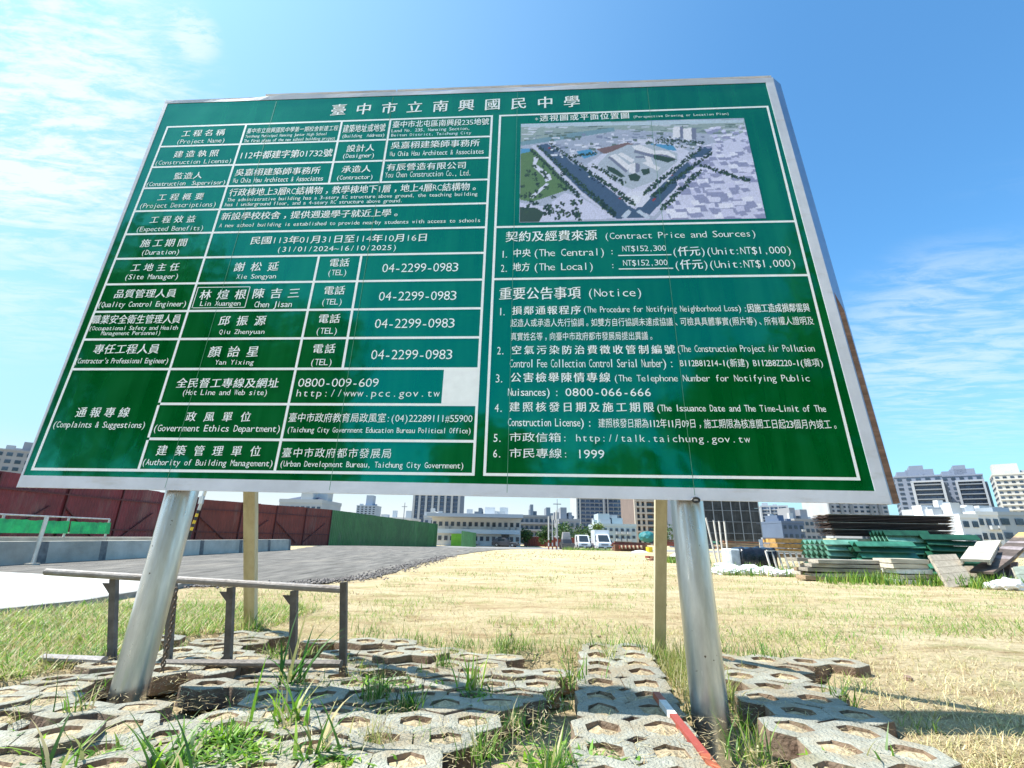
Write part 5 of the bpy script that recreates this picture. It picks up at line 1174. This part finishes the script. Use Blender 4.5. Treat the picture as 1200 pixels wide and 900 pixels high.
panel('formwork_panel', 'pale tilted board lying on top of the heap, lower face', [at(1125, 655, 11.3), at(1160, 656, 11.2), at(1169, 640, 12.0), at(1136, 640, 12.1)], .06, mat('pale_ply', (.60, .55, .46), .75, .2, 5, .2, 20, rnd=.1), 2)
panel('formwork_panel', 'upper pale board behind the tilted board', [at(1140, 642, 12.2), at(1168, 642, 12.1), at(1173, 633, 12.8), at(1145, 634, 12.9)], .06, MATS['pale_ply'], 2)
hp = thing('board_heap', 'dark slanting heap of old boards at the right edge', 'board heap', (at(1180, 680, 11.6).x, 11.6, 0)); HB = Vector(hp.location)
M_hb = [mat('old_board_dark', (.12, .09, .075), .85, .3, 6, rnd=.3), mat('old_board_mauve', (.30, .25, .25), .8, .3, 6, rnd=.2), M_pl[0], mat('ochre_board', (.55, .38, .13), .8, .2, 5)]
for k in range(13):
    a = at(1150 + k * 2.0, 671 - k * 1.2, 11.3 + .06 * k); c = at(1178 + k * 2.4, 650 - k * 2.1, 11.9 + .05 * k); m_ = M_hb[(0, 1, 0, 0, 1, 0, 0, 1, 0, 0, 2, 3, 3)[k]]
    MB().beam(a - HB, c - HB, .42, .05).build('board', m_, hp)
for k in range(4):
    a = at(1152 + 6 * k, 684 - 2 * k, 11.5 + .2 * k); c = at(1150 + 9 * k, 668 - 3 * k, 11.9 + .2 * k); MB().beam(a - HB, c - HB, .5, .05).build('board', M_hb[k % 2], hp)
panel('formwork_panel', 'small grey-green panel leaning at the right edge', [at(1196, 684, 11.0), at(1215, 684, 11.0), at(1212, 662, 11.3), at(1187, 664, 11.4)], .04, mat('greenish_ply', (.30, .34, .28), .8, .2, 5), 2)
# red-brown steel heap by the vehicles
M_rb = [mat('red_lead_steel', (.26, .055, .035), .6, .3, 4, rnd=.3), mat('rust_steel', (.20, .09, .05), .7, .3, 4, rnd=.3), mat('cream_steel', (.62, .52, .38), .7, .2, 4)]
rh = thing('steel_heap', 'heap of red and rusty steel beams beside the white truck', 'steel heap', (at(740, 648, 40).x, 40, gz(0, 40))); RHB = Vector(rh.location)
for k in range(9):
    a = at(716 + 2 * (k % 3), 649 - 1.7 * k, 40 + .2 * k); c = at(762 - 2 * (k % 4), 648 - 1.3 * k, 40 + .3 * k); MB().beam(a - RHB, c - RHB, .16, .16).build('beam', M_rb[(0, 1, 0, 2, 0, 2, 1, 0, 1)[k]], rh)
for k in range(12):
    a = at(726 + 2.3 * k, 641, 39.9); MB().box(a - RHB, (.06, .5, .25)).build('spacer', M_rb[2 if k % 2 else 0], rh)
piece('support', M_rb[1], rh, (0, .3, .25), (2.6, .6, .5))
for i, (px, py, Y, sx, sy, sz, col, nm, lab) in enumerate(((758, 629, 50, .8, .8, .55, (.02, .17, .18), 'teal_cover', 'teal domed cover behind the red steel heap'), (761, 645.5, 38, .25, .25, .28, (.75, .55, .02), 'yellow_drum', 'yellow drum beside the right timber brace'), (750, 650, 37, .8, .5, .3, (.75, .73, .72), 'white_sack', 'white bag pile in front of the red steel heap'), (803, 652, 24, .7, .5, .2, (.68, .68, .68), 'white_sack', 'white bag heap between the timber brace and right post'))):
    p = at(px, py, Y); bm = bmesh.new(); g = random.Random(90 + i)
    if nm == 'yellow_drum': bmesh.ops.create_cone(bm, cap_ends=True, segments=16, radius1=1, radius2=1, depth=2)
    else: bmesh.ops.create_icosphere(bm, subdivisions=3, radius=1)
    for v in bm.verts:
        f = 1 + (g.uniform(-.07, .07) if nm != 'yellow_drum' else 0); v.co = Vector((v.co.x * f * sx, v.co.y * f * sy, v.co.z * f * sz))
    me = bpy.data.meshes.new(nm); bm.to_mesh(me); bm.free(); me.materials.append(mat('col_%s_%d' % (nm, i), col, .6, .15, 5)); o = link(nm, me, None, (p.x, Y, p.z)); tag(o, lab, nm.split('_')[1] if nm != 'teal_cover' else 'cover')
stack('lumber_pile', 'low dark red beams in front of the netted building', 'steel heap', 0, 632, 640, 770, 800, 34, 3, 2, .8, M_rb[:2], .1, .1, 'beam', None)
stack('lumber_pile', 'rust-brown beams lying at the foot of the right timber brace', 'steel heap', 0, 652, 659, 762, 792, 22, 2, 2, .6, M_rb[:2], .25, .1, 'beam', None)
stack('lumber_pile', 'brown offcuts and poles behind the right steel post', 'plank pile', 0, 634, 644, 846, 892, 22, 4, 2, .8, [M_rb[1], M_pl[0], M_gs[0]], .1, .12, 'plank', None)
for i, (px, t, bb, Y, tilt) in enumerate(((838, 607, 642, 20, -.5), (842, 610, 642, 20.2, -.15), (846, 611, 641, 20.4, 0), (852, 611, 640, 20.6, 0))):
    p = at(px, bb, Y); H = at(px, t, Y).z; th_ = thing('standing_pipe', ('leaning white pipe, nearest', 'leaning pale pipe, second from', 'upright white pipe, third from', 'upright white pipe, farthest from')[i] + ' the right steel post', 'pipe', (p.x, Y, 0), group='pipes stuck upright in the piles')
    MB().beam((0, 0, 0), (tilt * .5, 0, H), .07, n=8).build('pipe_body', M_wp, th_); MB().beam((tilt * .5, 0, H), (tilt * .5, 0, H + .02), .085, n=8).build('pipe_cap', W_gry, th_)

# ---------------------------------------------------------------- things behind the camera that the glossy sign mirrors
for i, (x, y, H, w, lab) in enumerate(((-14.5, -7.0, 12.5, 4.6, 'tall dark street tree mirrored in the lower left of the sign'), (-9.0, -9.5, 9.0, 3.6, 'round street tree behind the camera left of centre'), (-3.0, -13.0, 6.5, 3.0, 'low street tree behind the camera beside the round one'), (2.0, -15.0, 6.0, 2.8, 'lowest street tree straight behind the camera'), (6.5, -8.5, 8.0, 3.0, 'street tree behind the camera on the right'), (12.0, -8.0, 10.0, 3.8, 'rightmost street tree behind the camera'))):
    tree(lab, x, y, H, w, 70 + i, 6500, .26, GREENS, group='street trees across the road')

# ---------------------------------------------------------------- grass
def blades(name, pts, hmin, hmax, wid, cols, seed, m, lean=.5, parent=None, flat=0.0, segs=3):
    """pts (n,3) root positions; each blade a curved tapering ribbon"""
    g = np.random.default_rng(seed); n = len(pts); P = np.asarray(pts, float); L = g.uniform(hmin, hmax, n); a = g.uniform(0, 2 * np.pi, n); d = np.stack([np.cos(a), np.sin(a), np.zeros(n)], 1)
    s = np.stack([-np.sin(a), np.cos(a), np.zeros(n)], 1); th0 = g.uniform(.05, lean, n) + flat; bend = g.uniform(.2, 1.3, n) * lean * 1.6
    w = wid * g.uniform(.6, 1.3, n); V = []; pos = P.copy()
    for k in range(segs + 1):
        ww = w * (1 - (k / segs) ** 1.6) + (.0003 if k == segs else 0); V.append(pos - s * ww[:, None] / 2); V.append(pos + s * ww[:, None] / 2)
        th = th0 + bend * (k / segs); th = np.minimum(th, 2.0); pos = pos + (d * np.sin(th)[:, None] + np.array([0, 0, 1]) * np.cos(th)[:, None]) * (L / segs)[:, None]
        pos[:, 2] = np.maximum(pos[:, 2], P[:, 2] + .003 * (k + 1))
    V = np.stack(V, 1); q = 2 * (segs + 1); F = np.concatenate([np.arange(n)[:, None] * q + np.array([[2 * k, 2 * k + 1, 2 * k + 3, 2 * k + 2]]) for k in range(segs)])
    C = np.array(cols)[g.integers(0, len(cols), n)] * g.uniform(.75, 1.25, (n, 1)); return attr_mesh(name, V.reshape(-1, 3), F, np.zeros((0, 3), np.int32), np.repeat(C, q, 0), m, parent)
STRAW = [(.55, .45, .24), (.66, .57, .34), (.45, .33, .17), (.60, .52, .26), (.38, .36, .14)]
FRESH = [(.10, .24, .025), (.16, .32, .035), (.24, .40, .05), (.07, .17, .03)]
LIME0 = [(.28, .50, .03), (.20, .42, .04)]
MIXG = FRESH[:3] + [(.40, .42, .12), (.55, .47, .24)]
M_gr = leafmat('grass_blade', .45, .45); M_st = leafmat('straw_blade', .25, .7)
def zg(x, y): return near_z(x, y) if (-7 <= x <= 4 and 1.0 <= y <= 5.6) else gz(x, y)
def in_field(x, y):
    if inside(x, y, PAVE): return False
    if y > 8 and x < -2.3: return False
    if x < -4.6 and y > 2.0: return x > -5.9 + (y - 2.5) * .27 + .1 and y < 6
    return True
pts = []; g = random.Random(3)
while len(pts) < 60000:
    d = 2.2 + 16 * g.random() ** 1.7; t = g.uniform(-1.15, 1.35); x, y = t * d, d
    if not in_field(x, y): continue
    if math.sin(1.9 * x + .7 * y) * math.sin(.8 * x - 1.7 * y) < -.35 and g.random() < .6: continue
    pts.append((x, y, zg(x, y)))
tag(blades('dry_grass', pts, .02, .085, .0045, STRAW, 1, M_st, .9, flat=.45, segs=2), 'short bleached dry grass and straw over the field', 'grass', kind='stuff')
pts = []
while len(pts) < 15000:
    d = 2.4 + 14 * g.random() ** 1.1; t = g.uniform(-1.1, 1.3); x, y = t * d, d
    if not in_field(x, y): continue
    k = math.sin(1.1 * x + 2.3 * y + 1) + math.sin(2.7 * x - 1.2 * y) + math.sin(.6 * x + 3.9 * y)
    if k < (.8 if x > -2.4 else -9): continue
    pts.append((x, y, zg(x, y)))
for _ in range(130):
    p = gp(g.uniform(860, 1200), g.uniform(684, 750)); 
    for _k in range(26): xx, yy = p.x + g.gauss(0, .22), p.y + g.gauss(0, .10); pts.append((xx, yy, zg(xx, yy)))
tag(blades('green_grass', pts, .03, .12, .006, MIXG, 2, M_gr, .8, flat=.3), 'thin green grass patches scattered over the dry field', 'grass', kind='stuff')
groups_ = {0: [], 1: [], 2: []}
for _ in range(520):
    d = 5 + 34 * g.random() ** 1.5; t = g.uniform(-.35, 1.2) if d > 9 else g.uniform(-.9, 1.25); x0_, y0_ = t * d, d
    if not in_field(x0_, y0_) or (d > 9 and x0_ < -2): continue
    rr = .05 + .012 * d
    for _k in range(14):
        xx, yy = x0_ + g.gauss(0, rr * 1.6), y0_ + g.gauss(0, rr); groups_[0 if d < 10 else (1 if d < 20 else 2)].append((xx, yy, zg(xx, yy)))
for k_, (w_, h_) in enumerate(((.008, .09), (.016, .11), (.030, .15))):
    tag(blades('grass_clumps', groups_[k_], h_ * .4, h_, w_, [(.30, .30, .08), (.22, .28, .06), (.36, .26, .12), (.26, .17, .09)], 40 + k_, M_gr, .9, flat=.35), ('small olive and brown grass clumps on the near field', 'olive and brown grass clumps in the middle of the field', 'olive and brown grass clumps on the far field')[k_], 'grass', kind='stuff')
pts = []
while len(pts) < 26000:
    x = g.uniform(-5.6, -2.2); y = g.uniform(3.1, 6.2)
    if inside(x, y, PAVE) or x < -5.9 + (y - 2.5) * .27 + .12: continue
    if g.random() > .85 - .25 * max(0, x + 3.2): continue
    pts.append((x, y, zg(x, y)))
tag(blades('verge_grass', pts, .03, .17, .008, MIXG + STRAW[:3] + [(.30, .42, .06), (.18, .36, .04)], 4, M_gr, .8, flat=.35), 'green and yellow grass verge between the pavers and the white slab', 'grass', kind='stuff')
pts = []
while len(pts) < 9000:
    x = g.uniform(-3.4, 2.2); y = g.uniform(1.9, 4.7)
    if inside(x, y, PAVE) and math.sin(5 * x + 2 * y) * math.sin(3 * x - 6 * y) > -.2: pts.append((x, y, .045 if g.random() < .75 else .0))
tag(blades('paver_straw', pts, .015, .06, .0035, STRAW[:4] + [(.3, .22, .13)], 14, M_st, .3, flat=1.3, segs=2), 'dead straw and clippings strewn over the pavers', 'straw', kind='stuff')
# weeds along paver edges and joints, clustered
pts = []
def cluster(x, y, n, r, z=None):
    for _ in range(n):
        a = g.gauss(0, r), g.gauss(0, r); xx, yy = x + a[0], y + a[1]; pts.append((xx, yy, zg(xx, yy) + (.06 if inside(xx, yy, PAVE) else 0)))
for _ in range(60):
    x = g.uniform(-1.4, 2.2); cluster(x, 4.18 + (.25 if x < -.6 else 0) - (.2 if x > 1.7 else 0) + g.uniform(-.12, .12), 22, .06)
for _ in range(110): x = g.uniform(-2.9, 2.0); y = 2.0 + 2.4 * g.random() ** 1.2; cluster(x, y, g.randrange(8, 34), g.uniform(.02, .06))
tag(blades('joint_grass', pts, .05, .17, .006, FRESH + [(.35, .38, .10), (.5, .45, .25)], 5, M_gr, .7, flat=.1), 'thin grass sprouting from the paver joints', 'grass', kind='stuff')
pts = []
for k in range(900):
    f = .3 + .7 * g.random(); x = 1.10 + .14 * f + g.gauss(0, .05 + .05 * f); y = 2.45 + 1.6 * f; pts.append((x, y, -.03))
tag(blades('gap_grass', pts, .08, .26, .006, [(.45, .42, .14), (.55, .50, .26), (.25, .34, .06), (.35, .40, .10)], 6, M_gr, .7), 'yellowing grass filling the gap beside the right post', 'grass', kind='stuff')
pts = []
for px0, px1, py, Y in ((840, 1000, 668, 13.5), (960, 1110, 682, 11.5), (1000, 1090, 655, 12.0), (1120, 1200, 690, 11.0), (780, 830, 660, 20), (660, 720, 648, 42), (1150, 1200, 640, 13.6)):
    for _ in range(700):
        px = g.uniform(px0, px1); p = at(px, py, Y); y = Y + g.uniform(-.5, .9); pts.append((p.x, y, gz(p.x, y)))
tag(blades('pile_weeds', pts, .10, .38, .022, FRESH + [(.35, .40, .08)], 8, M_gr, .5), 'green weeds growing round the material piles', 'grass', kind='stuff')
pts = []
for px, py, n, r in ((262, 862, 260, .10), (235, 885, 160, .08), (395, 885, 160, .07), (150, 890, 200, .10), (655, 895, 220, .12), (300, 880, 120, .06), (700, 890, 100, .08), (560, 815, 120, .08), (450, 800, 160, .10), (30, 870, 120, .08), (990, 890, 60, .06)):
    p = gp(px, py, .03)
    for _ in range(n // 2): pts.append((p.x + g.gauss(0, r), p.y + g.gauss(0, r * .7), .02))
tag(blades('low_weeds', pts, .025, .085, .017, LIME0 + FRESH + [(.06, .16, .03)], 15, M_gr, .9, flat=.5), 'low broad-leaved weeds creeping over the front pavers', 'weeds', kind='stuff')
# individual tufts
def tuft(label, px, py, n, h0, h1, w, cols, seed, z=.0, lean=.62, group='tall grass tufts among the pavers', r=.03):
    p = gp(px, py, z); gg = random.Random(seed); q = [(gg.gauss(0, r), gg.gauss(0, r), -.03) for _ in range(n)]
    q += [(gg.gauss(0, r * 1.8), gg.gauss(0, r * 1.8), -.03) for _ in range(n)]; o = blades('grass_tuft', q, h0 * .6, h1 * 1.12, w, cols + ([(.42, .42, .15), (.58, .50, .28)]), seed, M_gr, lean, segs=6); o.location = (p.x, p.y, z); tag(o, label, 'grass tuft', group); return o
LIME = [(.28, .50, .03), (.36, .58, .05), (.20, .42, .04)]; DEEP = [(.03, .12, .02), (.05, .17, .03), (.08, .22, .03)]
T_ = [('tall dark broad-bladed tuft against the lower rail beside the fourth railing post', 338, 800, 9, .25, .46, .022, DEEP, 1), ('bright lime tuft with broad blades in front of the middle railing posts', 345, 842, 12, .14, .30, .018, LIME, 2), ('yellow-green upright tuft left of the lime tuft', 328, 838, 6, .14, .24, .016, LIME, 3),
      ('green tuft with long arching blades left of the lime tuft', 205, 905, 11, .14, .27, .015, LIME + FRESH, 4), ('blue-green tuft rising by the open paver hole', 372, 878, 9, .15, .28, .018, FRESH, 5), ('long arching blade tuft at the bottom left corner', 72, 905, 8, .14, .27, .014, FRESH + [(.45, .48, .2)], 6),
      ('fine dark green tuft in the sign shadow', 478, 825, 60, .06, .17, .006, DEEP + FRESH, 7), ('bushy grass tuft right of the last railing post', 440, 812, 40, .08, .2, .007, FRESH, 8), ('wispy tuft near the middle of the paver edge', 520, 780, 24, .08, .2, .008, FRESH, 9), ('upright bright tuft on the far paver edge', 556, 800, 14, .10, .22, .011, LIME, 10),
      ('dark seedling tuft on the shaded pavers', 600, 842, 34, .05, .12, .006, DEEP, 11), ('spreading grass tuft on the front pavers', 565, 878, 45, .06, .15, .006, FRESH, 12), ('dense tuft at the paver edge by the gap', 672, 800, 26, .10, .24, .009, FRESH, 13), ('low weed clump at the bottom centre of the paving', 650, 905, 40, .08, .18, .010, FRESH, 14),
      ('dry-tipped tuft at the foot of the right timber brace', 766, 768, 30, .08, .2, .008, FRESH + [(.5, .45, .2)], 15), ('tuft left of the right timber brace', 715, 772, 20, .1, .2, .009, [(.35, .40, .10), (.2, .3, .06)], 16), ('small tuft behind the right-hand pavers', 905, 775, 16, .08, .18, .009, FRESH, 17), ('sparse tuft on the straw beyond the right pavers', 985, 818, 22, .08, .2, .008, FRESH, 18),
      ('two-bladed green sprig on the bottom right pavers', 1045, 898, 6, .08, .17, .012, FRESH, 19), ('tuft at the foot of the left timber brace', 296, 738, 30, .1, .24, .010, FRESH, 20), ('yellow dry tuft between the front pavers', 440, 866, 40, .05, .14, .006, [(.5, .45, .2), (.6, .5, .3), (.3, .36, .1)], 21), ('clover-like green clump left of the lime tuft', 265, 862, 50, .04, .10, .012, LIME + FRESH, 22), ('grass wisps in front of the left steel post', 95, 832, 14, .1, .24, .008, FRESH, 23), ('weeds against the foot of the right steel post', 880, 880, 30, .08, .22, .007, FRESH + [(.5, .45, .2)], 24)]
for (lab, px, py, n, h0, h1, w, cols, sd_) in T_: tuft(lab, px, py, n, h0, h1, w, cols, sd_, z=.03)
# stones
M_stone = mat('brown_stone', (.30, .20, .16), .9, .3, 20, .5, 60)
for i, (px, py, s, lab) in enumerate(((955, 786, .022, 'small red-brown stone on the straw beside the paver corner'), (1064, 795, .026, 'dark pebble lying alone on the open straw'), (598, 745, .02, 'small dark pebble near the middle of the field'), (702, 748, .018, 'dark pebble left of the right timber brace'))):
    p = gp(px, py); bm = bmesh.new(); bmesh.ops.create_icosphere(bm, subdivisions=2, radius=s); g2 = random.Random(i)
    for v in bm.verts: v.co *= g2.uniform(.8, 1.15); v.co.z *= .7
    me = bpy.data.meshes.new('stone'); bm.to_mesh(me); bm.free(); me.materials.append(M_stone); tag(link('stone', me, None, (p.x, p.y, zg(p.x, p.y) + s * .5)), lab, 'stone', 'loose stones on the field')
# gravel spill along the road edge
V = []; F3 = []; C = []; g3 = np.random.default_rng(9); n = 1700; f = g3.random(n)
LX = np.interp(f, [0, .15, .35, 1], [-5.3, -3.6, -2.9, -2.6]); LY = np.interp(f, [0, .15, .35, 1], [7.9, 8.8, 10.2, 22]); px_ = LX + g3.normal(0, .22, n); py_ = LY + g3.normal(0, .15, n); s_ = g3.uniform(.008, .034, n)
oc = np.array([(1, 0, 0), (-1, 0, 0), (0, 1, 0), (0, -1, 0), (0, 0, .8), (0, 0, -.5)]); of = np.array([(0, 2, 4), (2, 1, 4), (1, 3, 4), (3, 0, 4), (2, 0, 5), (1, 2, 5), (3, 1, 5), (0, 3, 5)])
for k in range(n): V.append(oc * s_[k] * g3.uniform(.6, 1.2, (6, 3)) + (px_[k], py_[k], .03)); F3.append(of + 6 * k); C.append(np.repeat([np.array((.16, .14, .13)) * g3.uniform(.4, 1.8)], 6, 0))
tag(attr_mesh('road_gravel', np.concatenate(V), np.zeros((0, 4), np.int32), np.concatenate(F3), np.concatenate(C), leafmat('gravel_stone', .0, .9)), 'loose dark gravel spilled along the road edge', 'gravel', kind='stuff')
